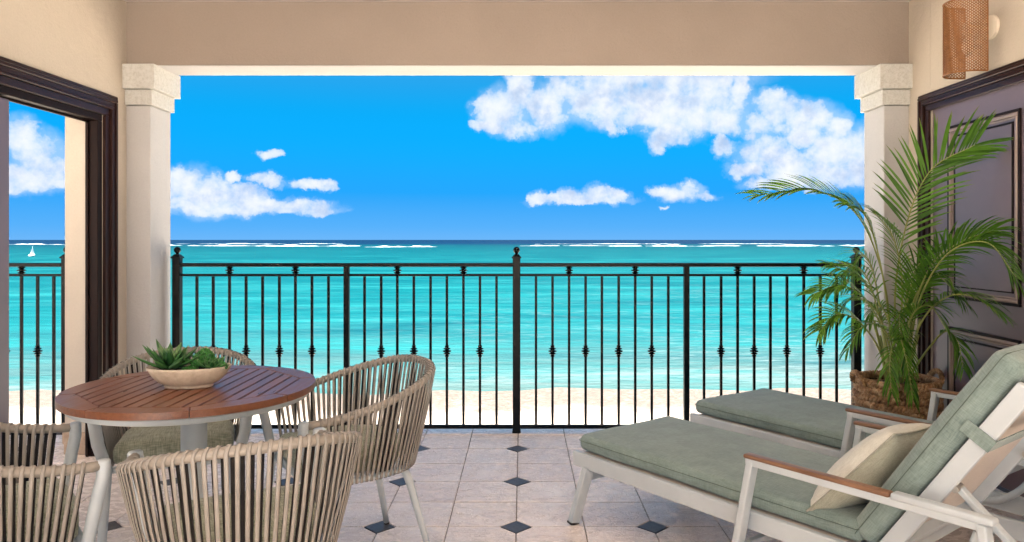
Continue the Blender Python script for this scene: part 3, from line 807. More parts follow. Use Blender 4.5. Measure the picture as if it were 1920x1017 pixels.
def top_pt(t):
    p_ = ucurve(*UP, t, .272); q = min(1, max(0, (abs(t - .5) - .03) / .47)); q = 1 - q; q = q * q * (3 - 2 * q)
    p_.z = .605 + .135 * q; return p_
def low_pt(t):
    p_ = ucurve(*LO, t); p_.z = .372; return p_
def make_chair():
    root = empty('woven_chair', (0, 0, 0))
    bm = B(); tube(bm, [top_pt(i / 70) for i in range(71)], .0145, 10); link('top_rail', bm, M['railwrap'], root, True)
    bm = B(); tube(bm, [low_pt(i / 60) for i in range(61)], .011, 8); tube(bm, [low_pt(0), low_pt(1)], .014, 8); link('seat_ring', bm, M['white'], root, True)
    N = 60
    for i in range(N):
        t = .034 + (1 - .068) * i / (N - 1); t2 = min(.99, t + .5 / N * .98)
        def outn(fn, t):
            d = fn(min(1, t + .004)) - fn(max(0, t - .004)); d.z = 0; v = Vector((d.y, -d.x, 0)).normalized()
            v = -v if v.dot(fn(t) - Vector((0, .02, fn(t).z))) < 0 else v
            return v
        T1, B1, T2, B2 = top_pt(t), low_pt(t), top_pt(t2), low_pt(t2); n1_, n2_ = outn(top_pt, t), outn(top_pt, t2); m1, m2 = outn(low_pt, t), outn(low_pt, t2)
        r = .0165; rl = .0125; z = Vector((0, 0, 1))
        pts = [B1 + m1 * rl, B1.lerp(T1, .5) + (m1 + n1_).normalized() * (r + .002), T1 + n1_ * r,
               T1.lerp(T2, .25) + n1_ * r * .72 + z * r * .72, T1.lerp(T2, .5) + z * r, T1.lerp(T2, .75) - n2_ * r * .72 + z * r * .72,
               T2 - n2_ * r, T2.lerp(B2, .5) - (m2 + n2_).normalized() * (r - .002), B2 - m2 * rl, B2.lerp(B1, .3) - m2 * rl * .7 - z * rl * .75, B2.lerp(B1, .6) - z * rl, B2.lerp(B1, .8) + m1 * rl * .7 - z * rl * .75]
        cen = (T1 + B1) / 2
        nor = [m1, (m1 + n1_), n1_, n1_ + z, z, z - n2_, -n2_, -(m2 + n2_), -m2, -m2 - z, -z, m1 - z]
        bm = B(); rings = []; n = len(pts); wd, th = .0056, .0020
        for k in range(n):
            tg = (pts[(k + 1) % n] - pts[k - 1]).normalized(); nn = nor[k] - tg * nor[k].dot(tg); nn.normalize(); sd_ = tg.cross(nn)
            rings.append([bm.verts.new(pts[k] + sd_ * (wd * a) + nn * b_) for a, b_ in ((-1, 0), (-.72, th), (.72, th), (1, 0), (.8, -th * .4), (-.8, -th * .4))])
        for k in range(n):
            A, B_ = rings[k], rings[(k + 1) % n]
            for q in range(6):
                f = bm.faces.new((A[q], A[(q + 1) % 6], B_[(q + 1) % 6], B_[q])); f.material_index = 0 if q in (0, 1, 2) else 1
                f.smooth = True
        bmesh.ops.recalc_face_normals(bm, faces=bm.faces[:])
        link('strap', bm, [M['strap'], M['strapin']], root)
    for sx in (-1, 1):
        tp = top_pt(0 if sx < 0 else 1)
        bm = B(); tube(bm, [(tp.x, tp.y + .006, tp.z + .0155), (tp.x, tp.y + .006, tp.z + .011), (tp.x - sx * .004, tp.y + .006, tp.z - .03), (sx * .258, .232, .48), (sx * .233, .218, .385), (sx * .233, .224, .33), (sx * .24, .245, .15), (sx * .246, .262, 0.001)],
                       [.017, .0215, .022, .022, .021, .0195, .0165, .0135], 12, flat=.85)
        link('front_leg', bm, M['white'], root, True)
        bm = B(); tube(bm, [(sx * .150, -.175, .378), (sx * .168, -.200, .30), (sx * .19, -.235, .15), (sx * .212, -.268, .008)], [.017, .0165, .014, .0115], 12)
        lg = link('rear_leg', bm, M['white'], root, True)
        bm = B(); tube(bm, [(sx * .2122, -.2685, .0085), (sx * .2135, -.2705, 0.0)], .0122, 12); link('foot_cap', bm, M['rubber'], lg)
    # cushion
    bm = B(); ring = []
    N = 64; base = [ucurve(.212, .222, .195, i / 44) for i in range(45)]
    a, b_ = base[-1], base[0]; base += [a.lerp(b_, i / 16) + Vector((0, .022 * math.sin(math.pi * i / 16), 0)) for i in range(1, 16)]
    prof = [(-.030, .385), (-.008, .390), (0, .402), (.002, .425), (0, .448), (-.007, .460), (-.020, .468), (-.05, .473), (-.09, .477), (-.14, .480), (-.19, .481)]
    for (ins, z) in prof:
        rr = []
        for p_ in base:
            c = Vector((0, 0, 0)); d = p_ - c; L = d.length; q = c + d * max(.02, (L + ins) / L); q.z = z; rr.append(bm.verts.new(q))
        ring.append(rr)
    n = len(base)
    for A, B_ in zip(ring, ring[1:]):
        for k in range(n): bm.faces.new((A[k], A[(k + 1) % n], B_[(k + 1) % n], B_[k]))
    bm.faces.new(ring[-1]); bm.faces.new(ring[0][::-1])
    cu = link('cushion', bm, M['seatfab'], root, True)
    bm = B(); pr = [ucurve(.195, .20, .19, i / 30) + Vector((0, 0, .372)) for i in range(31)]
    vs = [bm.verts.new(q) for q in pr]; vs2 = [bm.verts.new(q + Vector((0, 0, .012))) for q in pr]; bm.faces.new(vs[::-1]); bm.faces.new(vs2)
    for k in range(31): bm.faces.new((vs[k], vs[(k + 1) % 31], vs2[(k + 1) % 31], vs2[k]))
    link('seat_base', bm, M['white'], root)
    return root
grp = 'woven armchairs around the round table'
chair = make_chair()
def face(dx_, dy_): return math.atan2(dy_, dx_) - math.pi / 2
chairs = [((-.795, 2.08), (-.48, .88), 'woven strap armchair nearest the camera, its back turned to it, right of bottom left corner'),
          ((-.70, 2.88), (-.827, -.562), 'woven strap armchair right of the table with two legs on the open tiles'),
          ((-1.565, 2.14), (.78, .63), 'woven strap armchair at the far left, cut off by the picture edge'),
          ((-1.43, 3.04), (.34, -.94), 'woven strap armchair behind the table by the sliding door, green seat cushion showing')]
for i, (pos, fd, lab) in enumerate(chairs):
    o = chair if i == 0 else copy_tree(chair)
    o.location = (*pos, 0); o.rotation_euler = (0, 0, face(*fd)); tag(o, lab, 'chair', grp)

# ------------------------------------------------------------------ dining table
TC = Vector((-1.127, 2.5, 0)); TR = .402
tb = empty('round_table', TC, 0, 'round dining table with slatted reddish teak top on a white pedestal', 'table')
z0, z1 = .728, .750
oct_ = [Vector((.352 * math.cos(R(22.5 + 45 * k)), .352 * math.sin(R(22.5 + 45 * k)))) for k in range(8)]
for k in range(8):
    a0, a1 = R(22.5 + 45 * k), R(22.5 + 45 * (k + 1)); g = .0012
    outer = [(TR * math.cos(a0 + (a1 - a0) * i / 14), TR * math.sin(a0 + (a1 - a0) * i / 14)) for i in range(15)]
    # shrink the piece a little for the seam
    p0, p1 = oct_[k], oct_[(k + 1) % 8]; d = (p1 - p0).normalized() * g
    outer[0] = (outer[0][0] + d.x, outer[0][1] + d.y); outer[-1] = (outer[-1][0] - d.x, outer[-1][1] - d.y)
    poly = outer + [(p1.x - d.x, p1.y - d.y), (p0.x + d.x, p0.y + d.y)]
    bm = B(); prism(bm, poly, z0, z1, .003); link('rim_piece', bm, M['teak'], tb)
NS = 15; ap = .352 * math.cos(R(22.5)); pitch = 2 * (ap - .002) / NS
def octclip(xa, xb):
    P_ = [tuple(q * .992) for q in oct_]
    return clip_poly(P_, xa, xb, 9)
for i in range(NS):
    xa = -ap + .002 + i * pitch; P_ = octclip(xa + .0036, xa + pitch - .0036)
    if P_ and len(P_) > 2:
        bm = B(); prism(bm, P_, z0 + .002, z1 - .0005, .002); link('slat', bm, M['teak'], tb)
bm = B(); lathe(bm, [(0, .7265), (.385, .7265), (.388, .722), (.378, .706), (.360, .7), (0, .7)], 64); link('underframe', bm, M['white'], tb, 'auto')
bm = B(); lathe(bm, [(0, .70), (.12, .70), (.12, .692), (.042, .686), (.041, .04), (.05, .022), (.225, .016), (.24, .010), (.24, .0005), (0, .0005)], 48); link('pedestal', bm, M['white'], tb, 'auto')

# bowl
bw = empty('ceramic_bowl', (-1.133, 2.478, z1 + .0003), R(7), 'oval sand coloured ceramic bowl planted with succulents on the table', 'bowl')
bm = B(); prof = [(0, 0), (.55, 0), (.58, .06), (.56, .12), (.66, .20), (.80, .42), (.90, .66), (.965, .88), (1.0, 1.0), (.985, 1.02), (.965, 1.0), (.93, .86), (.86, .70), (0, .68)]
lathe(bm, [(r * .138, z * .070) for r, z in prof], 56, 1, .62); link('bowl_body', bm, M['bowl'], bw, True)
bm = B(); lathe(bm, [(.124, .052), (.118, .058), (.08, .062), (0, .064)], 36, 1, .6); link('soil', bm, M['soil'], bw, True)

def blade(L, w0, thick, curl, shape='lance', nseg=7):
    """leaf along +y, root at origin, curling up (+z) ; returns bmesh with attributes"""
    bm = B(); sh = bm.verts.layers.float.new('shade'); tp = bm.verts.layers.float.new('tip'); rows = []
    for i in range(nseg + 1):
        u = i / nseg
        if shape == 'lance': wd = w0 * (.45 + 1.35 * u * (1 - u) + .45 * (1 - u) * u) * (1 - u ** 5) ** .9 * (1.0 if u < .999 else .02)
        else: wd = w0 * (.35 + .65 * math.sin(math.pi * min(1, u * .62 + .12))) * (1 - u ** 4) ** .8
        wd = max(wd, w0 * .02)
        y = L * u; z = curl * L * u * u
        row = []
        for s_, h in ((-1, .25), (-.5, .0), (0, -.12), (.5, 0), (1, .25)):
            v = bm.verts.new((s_ * wd, y, z + h * wd + thick * (1 - abs(s_)) * 0.0)); v[sh] = .3 + .4 * abs(s_) + .3 * u; v[tp] = u; row.append(v)
        for s_, h in ((.6, -.25), (-.6, -.25)):
            v = bm.verts.new((s_ * wd, y, z + h * wd - thick * (1 - u * .8))); v[sh] = .1; v[tp] = u; row.append(v)
        rows.append(row)
    for A, B_ in zip(rows, rows[1:]):
        for k in range(7): bm.faces.new((A[k], A[(k + 1) % 7], B_[(k + 1) % 7], B_[k]))
    bm.faces.new(rows[-1]); bm.faces.new(rows[0][::-1]); bmesh.ops.recalc_face_normals(bm, faces=bm.faces[:])
    return bm
def rosette(name, loc, n, L, w0, m, label, seed, e0=8, e1=82, mi=None, lean=(0, 0), shape='lance', scale_in=.5):
    rg = random.Random(seed); r = empty(name, loc, 0, label, 'succulent'); r.rotation_euler = (lean[0], lean[1], rg.random() * 6)
    for i in range(n):
        u = i / (n - 1); el_ = R(e0 + (e1 - e0) * u ** 1.1 + rg.uniform(-5, 5)); az_ = i * 2.39996 + rg.uniform(-.1, .1)
        ll = L * (1 - (1 - scale_in) * u) * rg.uniform(.88, 1.08)
        bm = blade(ll, w0 * (1 - .35 * u), .0025, .12 if u < .6 else -.05, shape)
        o = link('leaf', bm, mi if (mi and u > .62) else m, r, True)
        o.rotation_euler = (el_, 0, az_); o.location = (0, 0, .004 * u + .002)
        o.rotation_euler = Matrix.Rotation(az_, 3, 'Z').to_4x4().to_euler() if False else (Matrix.Rotation(az_, 4, 'Z') @ Matrix.Rotation(el_, 4, 'X')).to_euler()
    return r
zb = z1 + .058
rosette('agave_succulent', (-1.196, 2.470, zb), 32, .138, .0170, M['agave'], 'large spiky green rosette succulent at the left of the bowl', 5, 14, 84, M['agavein'], (R(-4), R(-4)))
rosette('broad_succulent', (-1.052, 2.462, zb), 18, .068, .013, M['agave'], 'broad leaved green succulent at the right end of the bowl', 6, 20, 80, None, (R(-6), R(12)), 'round')
rosette('dark_succulent', (-1.120, 2.522, zb + .004), 18, .068, .010, M['jade'], 'dark green rosette succulent at the back of the bowl', 9, 16, 80, None, (R(6), R(4)))
def jade(loc, seed, n, rad, label, hgt=.055):
    rg = random.Random(seed); bm = B(); sh = bm.verts.layers.float.new('shade')
    for i in range(n):
        a = rg.random() * 6.28; rr = rad * math.sqrt(rg.random()); x_, y_ = rr * math.cos(a), rr * math.sin(a) * .8
        z_ = hgt * math.sqrt(max(0, 1 - (rr / rad) ** 2)) * rg.uniform(.55, 1.05)
        d = Vector((x_ * 1.2, y_ * 1.2, .02 + z_)).normalized() + Vector((rg.uniform(-.5, .5), rg.uniform(-.5, .5), rg.uniform(-.3, .5))); d.normalize()
        s_ = d.cross(Vector((rg.uniform(-1, 1), rg.uniform(-1, 1), .2))).normalized(); nn = s_.cross(d); L = rg.uniform(.007, .012); wd = L * .36; c = Vector((x_, y_, z_))
        shv = rg.random()
        vs = [bm.verts.new(q) for q in (c, c + d * L * .5 + s_ * wd, c + d * L, c + d * L * .5 - s_ * wd, c + d * L * .5 + nn * wd * .7, c + d * L * .5 - nn * wd * .7)]
        for v in vs: v[sh] = shv
        for q in ((0, 1, 4), (1, 2, 4), (2, 3, 4), (3, 0, 4), (1, 0, 5), (2, 1, 5), (3, 2, 5), (0, 3, 5)): bm.faces.new([vs[k] for k in q])
    r = empty('jade_succulent', loc, 0, label, 'succulent')
    o = link('foliage', bm, M['jade'], r); o['kind'] = 'stuff'
    bm = B(); 
    for k in range(6):
        a = k; tube(bm, [(0, 0, -.01), (rad * .4 * math.cos(a), rad * .3 * math.sin(a), hgt * .6)], .002, 5)
    link('stem', bm, M['stem'], r)
    return r
jade((-1.086, 2.488, zb), 4, 900, .040, 'bushy bright green small leaved succulent in the middle of the bowl', .062)
jade((-1.115, 2.436, zb - .006), 8, 260, .024, 'low trailing bead leaved succulent at the front rim of the bowl', .018)
jade((-1.022, 2.472, zb + .002), 12, 160, .020, 'sprig of tiny leaves hanging over the right end of the bowl', .02)

# ------------------------------------------------------------------ sun loungers
def cushion_bm(Lx, Ly, Lz, nx=26, ny=10, seed=1, crown=.012, r=.022):
    """soft box: grid top and bottom with rounded sides, x 0..Lx, y -Ly/2..Ly/2, z 0..Lz"""
    rg = random.Random(seed); ph = [rg.uniform(0, 6) for _ in range(6)]
    bm = B(); bmesh.ops.create_cube(bm, size=1, matrix=Matrix.Translation((Lx / 2, 0, Lz / 2)) @ Matrix.Diagonal((Lx, Ly, Lz, 1)))
    bmesh.ops.bevel(bm, geom=bm.edges[:], offset=r, segments=4, affect='EDGES', profile=.5)
    long_ = [e_ for e_ in bm.edges if abs((e_.verts[0].co - e_.verts[1].co).x) > Lx * .5]
    bmesh.ops.subdivide_edges(bm, edges=long_, cuts=nx, use_grid_fill=True)
    wide = [e_ for e_ in bm.edges if abs((e_.verts[0].co - e_.verts[1].co).y) > Ly * .5]
    bmesh.ops.subdivide_edges(bm, edges=wide, cuts=ny, use_grid_fill=True)
    for v in bm.verts:
        x_, y_, z_ = v.co; u = max(0, 1 - abs(2 * x_ / Lx - 1) ** 4); q = max(0, 1 - abs(2 * y_ / Ly) ** 3)
        if z_ > Lz * .6: v.co.z += crown * u * q + .0025 * math.sin(x_ * 14 + ph[0]) * math.sin(y_ * 11 + ph[1])
        v.co.y += .003 * math.sin(x_ * 11 + ph[2]) * (1 if abs(y_) > Ly * .4 else 0)
        if abs(y_) > Ly * .47 and r * .9 < z_ < Lz - r * .9: v.co.y *= 1.012
    return bm
def piping(Lx, Ly, z, r=.0022, ins=.006):
    bm = B(); a, b_ = ins, Lx - ins; h = Ly / 2 - ins + .002; c = .02; P_ = []
    for (x_, y_, an) in ((b_ - c, h - c, 0), (a + c, h - c, 90), (a + c, -h + c, 180), (b_ - c, -h + c, 270)):
        for k in range(5): P_.append((x_ + c * math.cos(R(an + 22.5 * k)), y_ + c * math.sin(R(an + 22.5 * k)), z))
    tube(bm, P_, r, 5, closed=True); return bm
BETA = R(56); HX, HZ = 1.30, .30; BL = .735
def make_lounger():
    root = empty('sun_lounger', (0, 0, 0))
    for sy in (-1, 1):
        bm = B(); box(bm, -.02, 1.94, sy * .315 - .014, sy * .315 + .014, .238, .302, .004, 2); link('side_rail', bm, M['white'], root)
        bm = B(); bar(bm, (.075, sy * .322, .245), (.035, sy * .372, .008), .030, .052, (0, sy, .3), .005, 2)
        lg = link('leg', bm, M['white'], root)
        bm = B(); bar(bm, (.0355, sy * .3715, .0075), (.034, sy * .3735, 0.0), .032, .054, (0, sy, .3), .001); link('foot_cap', bm, M['rubber'], lg)
        # arm
        bm = B(); bar(bm, (.945, sy * .365, .498), (.86, sy * .385, .0), .026, .046, (0, sy, 0), .006, 2); link('leg', bm, M['white'], root)
        bm = B(); bar(bm, (.925, sy * .367, .492), (1.66, sy * .367, .492), .032, .026, (0, 0, 1), .005, 2); ar = link('armrest', bm, M['white'], root)
        bm = B(); bar(bm, (.918, sy * .367, .509), (1.415, sy * .367, .509), .036, .015, (0, 0, 1), .0065, 3); link('teak_cap', bm, M['armteak'], ar, 'auto')
        bm = B(); bar(bm, (1.418, sy * .367, .510), (1.685, sy * .367, .510), .040, .020, (0, 0, 1), .007, 3); link('arm_end', bm, M['white'], ar, 'auto')
        bm = B(); bar(bm, (1.655, sy * .367, .498), (1.72, sy * .385, .0), .026, .046, (0, sy, 0), .006, 2); link('leg', bm, M['white'], root)
        bm = B(); tube(bm, spline([(1.64, sy * .36, .47), (1.60, sy * .352, .36), (1.50, sy * .345, .275), (1.38, sy * .338, .262)], 12), .013, 8); link('arm_brace', bm, M['white'], root, True)
    for i, x_ in enumerate((.0, .48, .95, 1.34, 1.93)):
        bm = B(); box(bm, x_ - .014, x_ + .014, -.3005, .3005, .242, .290, .003); link('crossbar', bm, M['white'], root)
    for x_ in (.06, .88):
        bm = B(); bar(bm, (x_ - .0, -.33, .20 if x_ < .5 else .17), (x_, .33, .20 if x_ < .5 else .17), .022, .030, (0, 0, 1), .004, 2); link('stretcher', bm, M['white'], root)
    bm = B(); box(bm, .016, 1.285, -.296, .296, .292, .298); link('seat_sling', bm, M['sling'], root)
    cu = link('seat_cushion', cushion_bm(1.30, .60, .070, seed=3), M['sage'], root, True, loc=(-.012, 0, .303))
    link('piping', piping(1.30, .6155, .047, r=.0013, ins=.001), M['sagepipe'], cu, True)
    # backrest group in its own inclined frame
    bk = bpy.data.objects.new('backrest', None)
    bm = B()
    for sy in (-1, 1): box(bm, 0, BL, sy * .288 - .013, sy * .288 + .013, -.05, 0, .004, 2)
    box(bm, BL - .03, BL, -.274, .274, -.045, -.005, .004); box(bm, .06, .09, -.274, .274, -.045, -.005, .004)
    bk = link('backrest_frame', bm, M['white'], root); bk.location = (HX, 0, HZ - .035); bk.rotation_euler = (0, -BETA, 0)
    bm = B(); box(bm, .02, BL - .01, -.273, .273, -.014, -.008); box(bm, BL - .02, BL + .006, -.295, .295, -.056, -.052)
    link('back_sling', bm, M['sling'], bk)
    bc = link('back_cushion', cushion_bm(.745, .60, .088, 18, 10, seed=8, crown=.016, r=.032), M['sage'], bk, True, loc=(.035, 0, .004))
    link('piping', piping(.745, .6155, .058, r=.0013, ins=.001), M['sagepipe'], bk, True, loc=(.035, 0, .004))
    bm = B(); box(bm, .53, .57, -.3045, .3045, -.056, -.053); box(bm, .53, .57, -.3085, -.3048, -.056, .03); box(bm, .53, .57, .3048, .3085, -.056, .03)
    link('fabric_band', bm, M['sage'], bk)
    # struts from the back to the base
    for sy in (-1, 1):
        bm = B(); hx = HX + math.cos(BETA) * .40; hz = HZ - .035 + math.sin(BETA) * .40 - .03
        bar(bm, (hx + .03, sy * .262, hz - .02), (1.86, sy * .262, .27), .018, .030, (0, 1, 0), .004, 2); st = link('strut', bm, M['white'], root)
        bm = B(); tube(bm, [(hx + .03, sy * .250, hz - .02), (hx + .03, sy * .292, hz - .02)], .011, 10); link('bolt', bm, M['steel'], st)
    bm = B(); tube(bm, [(1.86, -.27, .27), (1.86, .27, .27)], .012, 8); link('strut_bar', bm, M['white'], root, True)
    return root
lg = 'sage cushioned sun loungers'
l1 = make_lounger(); l1.location = (.50, 3.46, 0); l1.rotation_euler = (0, 0, math.atan2(-.79, .61)); tag(l1, 'near white sun lounger with sage cushions and a cream pillow on it', 'sun lounger', lg)
l2 = copy_tree(l1); l2.location = (1.196, 4.149, 0); l2.rotation_euler = (0, 0, math.atan2(-.82, .573)); tag(l2, 'far white sun lounger with sage cushion beside the palm basket', 'sun lounger', lg)

# pillow on the near lounger
def pillow_bm(sz, th):
    bm = B(); n = 18; g = {}
    for side in (1, -1):
        for i in range(n + 1):
            for j in range(n + 1):
                u, v = 2 * i / n - 1, 2 * j / n - 1
                edge = (i in (0, n) or j in (0, n))
                if edge and side == -1: g[(side, i, j)] = g[(1, i, j)]; continue
                k = (1 - abs(u) ** 2.6) * (1 - abs(v) ** 2.6); pin = 1 - .085 * (1 - u * u) * (abs(v) ** 3) if True else 1
                x_ = sz / 2 * u * (1 - .07 * (1 - v * v) * abs(u) ** 3); y_ = sz / 2 * v * (1 - .07 * (1 - u * u) * abs(v) ** 3)
                z_ = side * th / 2 * k ** .48 + .004 * math.sin(u * 7 + v * 3) * k
                g[(side, i, j)] = bm.verts.new((x_, y_, z_))
    for side in (1, -1):
        for i in range(n):
            for j in range(n):
                q = [g[(side, i, j)], g[(side, i + 1, j)], g[(side, i + 1, j + 1)], g[(side, i, j + 1)]]
                f = bm.faces.new(q if side == 1 else q[::-1])
                f.material_index = 0 if side == 1 else 1
    return bm
pl = link('throw_pillow', pillow_bm(.40, .15), [M['cream'], M['khaki']], smooth=True)
tag(pl, 'cream and khaki throw pillow leaning on the near lounger backrest', 'pillow')
ux = Vector((.61, -.79, 0)).normalized(); vx = Vector((.79, .61, 0)).normalized()
# local frame of pillow: y up the back, z facing foot end
ta = R(49); yv = ux * math.cos(ta) + Vector((0, 0, 1)) * math.sin(ta); zv = (-ux * math.sin(ta) + Vector((0, 0, 1)) * math.cos(ta)); xv = yv.cross(zv)
mm = Matrix((xv, yv, zv)).transposed().to_4x4() @ Matrix.Rotation(R(7), 4, 'Z')
mm.translation = Vector((.50, 3.46, 0)) + ux * 1.225 + vx * -.085 + Vector((0, 0, .49))
pl.matrix_world = mm
bm = B(); P_ = []
n = 60
for k in range(4 * 12):
    s_ = k // 12; u = (k % 12) / 12 * 2 - 1; h = .20
    bow = .07 * (1 - u * u)
    q = {0: (h * u, -h * (1 - bow)), 1: (h * (1 - bow), h * u), 2: (-h * u, h * (1 - bow)), 3: (-h * (1 - bow), -h * u)}[s_]
    P_.append((q[0], q[1], 0))
tube(bm, P_, .0035, 6, closed=True); link('piping', bm, M['khaki'], pl, True)

# ------------------------------------------------------------------ basket and palm
PB = Vector((2.125, 4.13, 0)); PR = .212; PH = .46
bk = empty('seagrass_basket', PB, 0, 'round braided seagrass basket holding the palm by the pillar', 'basket')
def coil_bm(R0, r, turns, n):
    bm = B()
    for ph in (0, math.pi):
        pts = []
        for i in range(n):
            a = 2 * math.pi * i / n; q = a * turns + ph
            rr = R0 + math.cos(q) * r * .62; pts.append((rr * math.cos(a), rr * math.sin(a), math.sin(q) * r * .72))
        tube(bm, pts, r * .66, 6, closed=True)
    return bm
NC = 12; prev_me = {}
for i in range(NC):
    z = .020 + i * (PH - .03) / (NC - 1); rad = PR * (.90 + .10 * math.sin(math.pi * min(1, .18 + .62 * i / (NC - 1))))
    key = round(rad, 3)
    o = link('coil', coil_bm(rad, .0190, 30, 300), M['straw'], bk, True, loc=(0, 0, z)); o.rotation_euler = (0, 0, random.uniform(0, 6))
bm = B(); lathe(bm, [(0, .012), (PR * .88, .012), (PR * .93, PH * .5), (PR * .93, PH - .03), (PR * .90, PH - .03), (PR * .90, PH * .5), (0, PH * .5)], 32); link('lining', bm, M['jamb'], bk)
for a in (R(185), R(5)):
    bm = B(); c = Vector((math.cos(a), math.sin(a), 0)); s_ = Vector((-math.sin(a), math.cos(a), 0)); 
    for ph in (0, math.pi):
        pts = []
        for i in range(60):
            u = i / 59; th_ = math.pi * u; q = u * 36 + ph
            ctr = c * (PR + .012 + .02 * math.sin(th_)) + s_ * (.062 * math.cos(th_)) + Vector((0, 0, PH - .02 + .062 * math.sin(th_)))
            pts.append(ctr + c * (.008 * math.cos(q)) + Vector((0, 0, .008 * math.sin(q))))
        tube(bm, pts, .009, 6)
    link('handle', bm, M['straw'], bk, True)
bm = B(); lathe(bm, [(PR * .90, PH - .045), (PR * .6, PH - .030), (0, PH - .025)], 28); link('soil', bm, M['soil'], bk, True)

pal = empty('areca_palm', (PB.x, PB.y, PH - .03), 0, 'tall areca palm with long arching green fronds in the seagrass basket', 'potted plant')
PO = Vector((PB.x, PB.y, PH - .03))
def frond(cps, L0, nl, seed, start=.35, wd=.0095, droop=.5, ang=48, dens=1.0, upn=None):
    wd *= .56; nl = int(nl * 1.02)
    rg = random.Random(seed); pts = spline(cps, 46); pts = [q - PO for q in pts]
    for q in pts:      # keep clear of the side wall
        if q.x + PO.x > WR - .03: q.x = WR - .03 - PO.x
    bm = B(); sh = bm.verts.layers.float.new('shade'); tp = bm.verts.layers.float.new('tip')
    nv0 = 0
    tube(bm, pts, [.0058 * (1 - .85 * i / 45) + .0008 for i in range(46)], 6, mat_i=1)
    bm.verts.ensure_lookup_table()
    for v in bm.verts: v[sh] = .3 + .5 * rg.random()
    for i in range(nl):
        u = start + (1 - start) * (i / (nl - 1)); f = u * 45; k = min(44, int(f)); fr = f - k
        p_ = pts[k].lerp(pts[k + 1], fr); tg = (pts[min(45, k + 1)] - pts[max(0, k - 1)]).normalized()
        hor = tg.cross(Vector((0, 0, 1)))
        if hor.length < .2: hor = Vector((1, 0, 0)) - tg * tg.x
        hor.normalize()
        if upn is not None:
            hor = (hor * math.cos(upn) + hor.cross(tg) * math.sin(upn)).normalized()
        w_ = (i / (nl - 1)); ln = L0 * (.45 + 1.0 * math.sin(math.pi * (.16 + .72 * w_)) * .62) * rg.uniform(.85, 1.1)
        a = R(ang * (1 - .55 * w_) + rg.uniform(-6, 6))
        for sd_ in (-1, 1):
            if rg.random() > dens: continue
            d = tg * math.cos(a) + hor * (sd_ * math.sin(a)) + Vector((0, 0, .22)); d.normalize()
            wv0 = d.cross(hor.cross(tg)); wv0.normalize(); ns = 6; prev = None; pos = p_.copy(); shv = rg.random(); tw = rg.uniform(-.5, .5)
            dd = d.copy(); lw = ln * rg.uniform(.9, 1.08)
            for j in range(ns + 1):
                q = j / ns; wv = wv0 * math.cos(tw * q) + dd.cross(wv0) * math.sin(tw * q)
                hw = wd * (math.sin(math.pi * min(1, q * .80 + .16)) ** .8) * (1 if q < .98 else .05)
                if q == 0: hw = wd * .35
                nn = wv.cross(dd).normalized() * hw * .35
                def fix(v_):
                    if v_.x + PO.x > WR - .012: v_.x = WR - .012 - PO.x
                    return v_
                row = [bm.verts.new(fix(pos + wv * hw + nn)), bm.verts.new(fix(pos.copy())), bm.verts.new(fix(pos - wv * hw + nn))]
                for v in row: v[sh] = shv; v[tp] = q
                if prev:
                    bm.faces.new((prev[0], prev[1], row[1], row[0])); bm.faces.new((prev[1], prev[2], row[2], row[1]))
                prev = row
                dd = (dd + Vector((0, 0, -droop * .30 * (.4 + q)))).normalized(); pos = pos + dd * (lw / ns)
    for f_ in bm.faces: f_.smooth = True
    me = link('frond', bm, [M['palm'], M['stem']], pal)
    return me
A_ = at
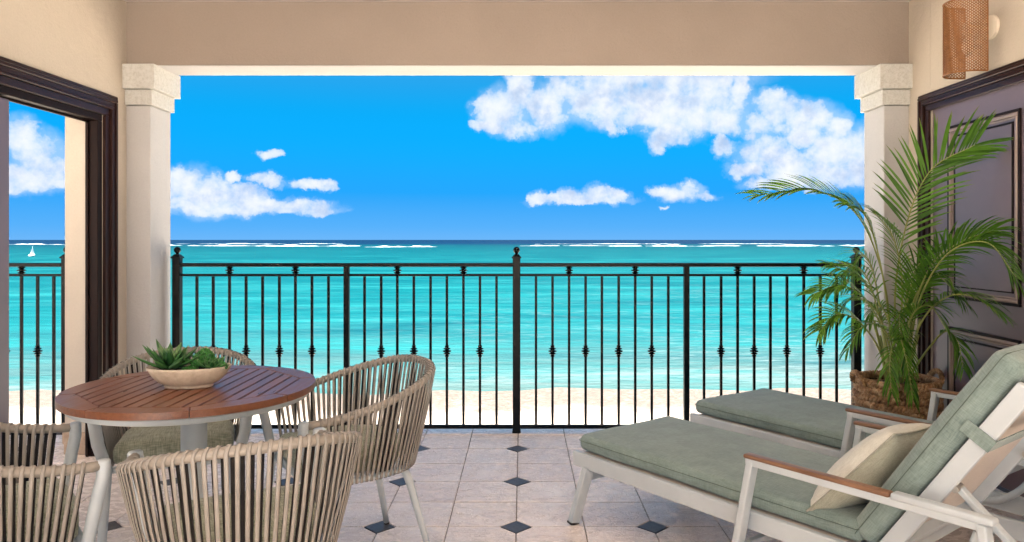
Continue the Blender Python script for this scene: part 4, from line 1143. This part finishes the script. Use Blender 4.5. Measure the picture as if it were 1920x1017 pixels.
fr = [
 ([A_(1672,705,4.12), A_(1660,540,4.08), A_(1612,410,4.03), A_(1530,358,3.98), A_(1425,366,3.92)], .20, 32, .40, .0125, .30, 42, .65),
 ([A_(1690,705,4.10), A_(1678,560,4.08), A_(1700,420,4.0), A_(1745,320,3.86), A_(1828,272,3.66)], .30, 34, .42, .0115, .22, 58, .9),
 ([A_(1700,700,4.05), A_(1722,570,3.85), A_(1775,478,3.62), A_(1850,455,3.48), A_(1905,520,3.40)], .20, 34, .36, .0095, .7, 50, .6),
 ([A_(1698,700,4.02), A_(1712,590,3.9), A_(1745,500,3.75), A_(1800,455,3.62), A_(1862,432,3.52)], .19, 30, .36, .0095, .5, 48, .7),
 ([A_(1672,705,4.05), A_(1655,620,4.0), A_(1620,560,3.92), A_(1575,535,3.85), A_(1525,552,3.8)], .16, 28, .36, .0095, .55, 46, .75),
 ([A_(1668,705,4.02), A_(1640,640,3.95), A_(1605,600,3.88), A_(1570,590,3.82), A_(1540,618,3.8)], .15, 24, .36, .0095, .55, 46, .7),
 ([A_(1705,705,4.0), A_(1740,655,3.9), A_(1772,622,3.82), A_(1795,640,3.75), A_(1806,690,3.7)], .14, 22, .42, .0085, .8, 45, .0),
 ([A_(1692,705,4.0), A_(1688,650,3.93), A_(1690,640,3.88), A_(1700,680,3.83), A_(1712,748,3.80)], .13, 20, .4, .010, .8, 40, .0),
 ([A_(1684,705,4.05), A_(1680,660,3.93), A_(1672,655,3.86), A_(1668,690,3.82), A_(1672,735,3.80)], .12, 16, .4, .009, .8, 40, .0),
 ([A_(1676,705,4.1), A_(1662,560,4.05), A_(1640,450,4.0), A_(1618,400,3.95), A_(1580,380,3.9)], .16, 26, .45, .009, .5, 44, .8),
 ([A_(1684,705,4.1), A_(1690,600,4.05), A_(1690,510,4.0), A_(1672,440,3.95), A_(1640,400,3.9)], .17, 26, .42, .007, .6, 46, .4),
 ([A_(1694,705,4.05), A_(1705,600,3.95), A_(1725,540,3.85), A_(1760,520,3.75), A_(1800,560,3.65)], .18, 28, .36, .009, .7, 48, .2),
 ([A_(1700,705,4.02), A_(1725,610,3.85), A_(1770,560,3.68), A_(1820,555,3.55), A_(1870,585,3.45)], .17, 26, .40, .008, .6, 46, .1),
 ([A_(1686,705,4.02), A_(1672,620,3.92), A_(1650,570,3.85), A_(1610,520,3.78), A_(1560,500,3.72)], .15, 24, .42, .0085, .6, 46, .7),
 ([A_(1696,705,4.0), A_(1700,630,3.9), A_(1715,585,3.82), A_(1745,575,3.76), A_(1775,620,3.72)], .16, 24, .38, .0095, .7, 46, .1),
 ([A_(1680,705,4.0), A_(1670,640,3.92), A_(1645,610,3.85), A_(1615,615,3.8), A_(1590,655,3.78)], .14, 22, .38, .008, .7, 46, .1),
 ([A_(1688,705,4.05), A_(1690,620,4.0), A_(1705,550,3.95), A_(1720,500,3.9), A_(1755,470,3.85)], .17, 24, .40, .0085, .5, 46, .3),
 ([A_(1676,705,4.08), A_(1665,640,4.05), A_(1640,580,4.0), A_(1600,560,4.0), A_(1560,600,3.98)], .14, 22, .40, .007, .8, 46, .1),
]
for i, (cps, L0, nl, st_, wd_, dr, ang, un) in enumerate(fr): frond(cps, L0, nl, 40 + i, st_, wd_, dr, ang, .97, un)
rg = random.Random(77)
for i in range(6):     # the dense heart of the plant
    a = rg.uniform(-math.pi, math.pi); dr_ = Vector((math.cos(a), math.sin(a), 0)); h = rg.uniform(.28, .75); rch = rg.uniform(.14, .34)
    p0 = PO + dr_ * rg.uniform(.01, .06)
    if dr_.x > .3: rch *= .5
    if dr_.y > .3: rch *= .6
    cps = [p0, p0 + dr_ * rch * .25 + Vector((0, 0, h * .5)), p0 + dr_ * rch * .6 + Vector((0, 0, h * .9)), p0 + dr_ * rch * 1.0 + Vector((0, 0, h)), p0 + dr_ * rch * 1.35 + Vector((0, 0, h * .82))]
    frond(cps, rg.uniform(.12, .18), 20, 200 + i, .38, rg.uniform(.006, .009), .8, 46, .95, .1)
for i in range(9):
    a = rg.uniform(0, 6.28); b0 = Vector((.05 * math.cos(a), .05 * math.sin(a), -.02)); bm = B(); sh = bm.verts.layers.float.new('shade')
    h = rg.uniform(.3, .55); tube(bm, spline([b0, b0 * 1.6 + Vector((0, 0, h * .5)), b0 * 2.4 + Vector((0, 0, h))], 10), [.0095 - .0004 * k for k in range(10)], 8)
    for v in bm.verts: v[sh] = .2 + .6 * rg.random()
    link('cane', bm, M['stem'], pal, True)

bpy.context.view_layer.update()
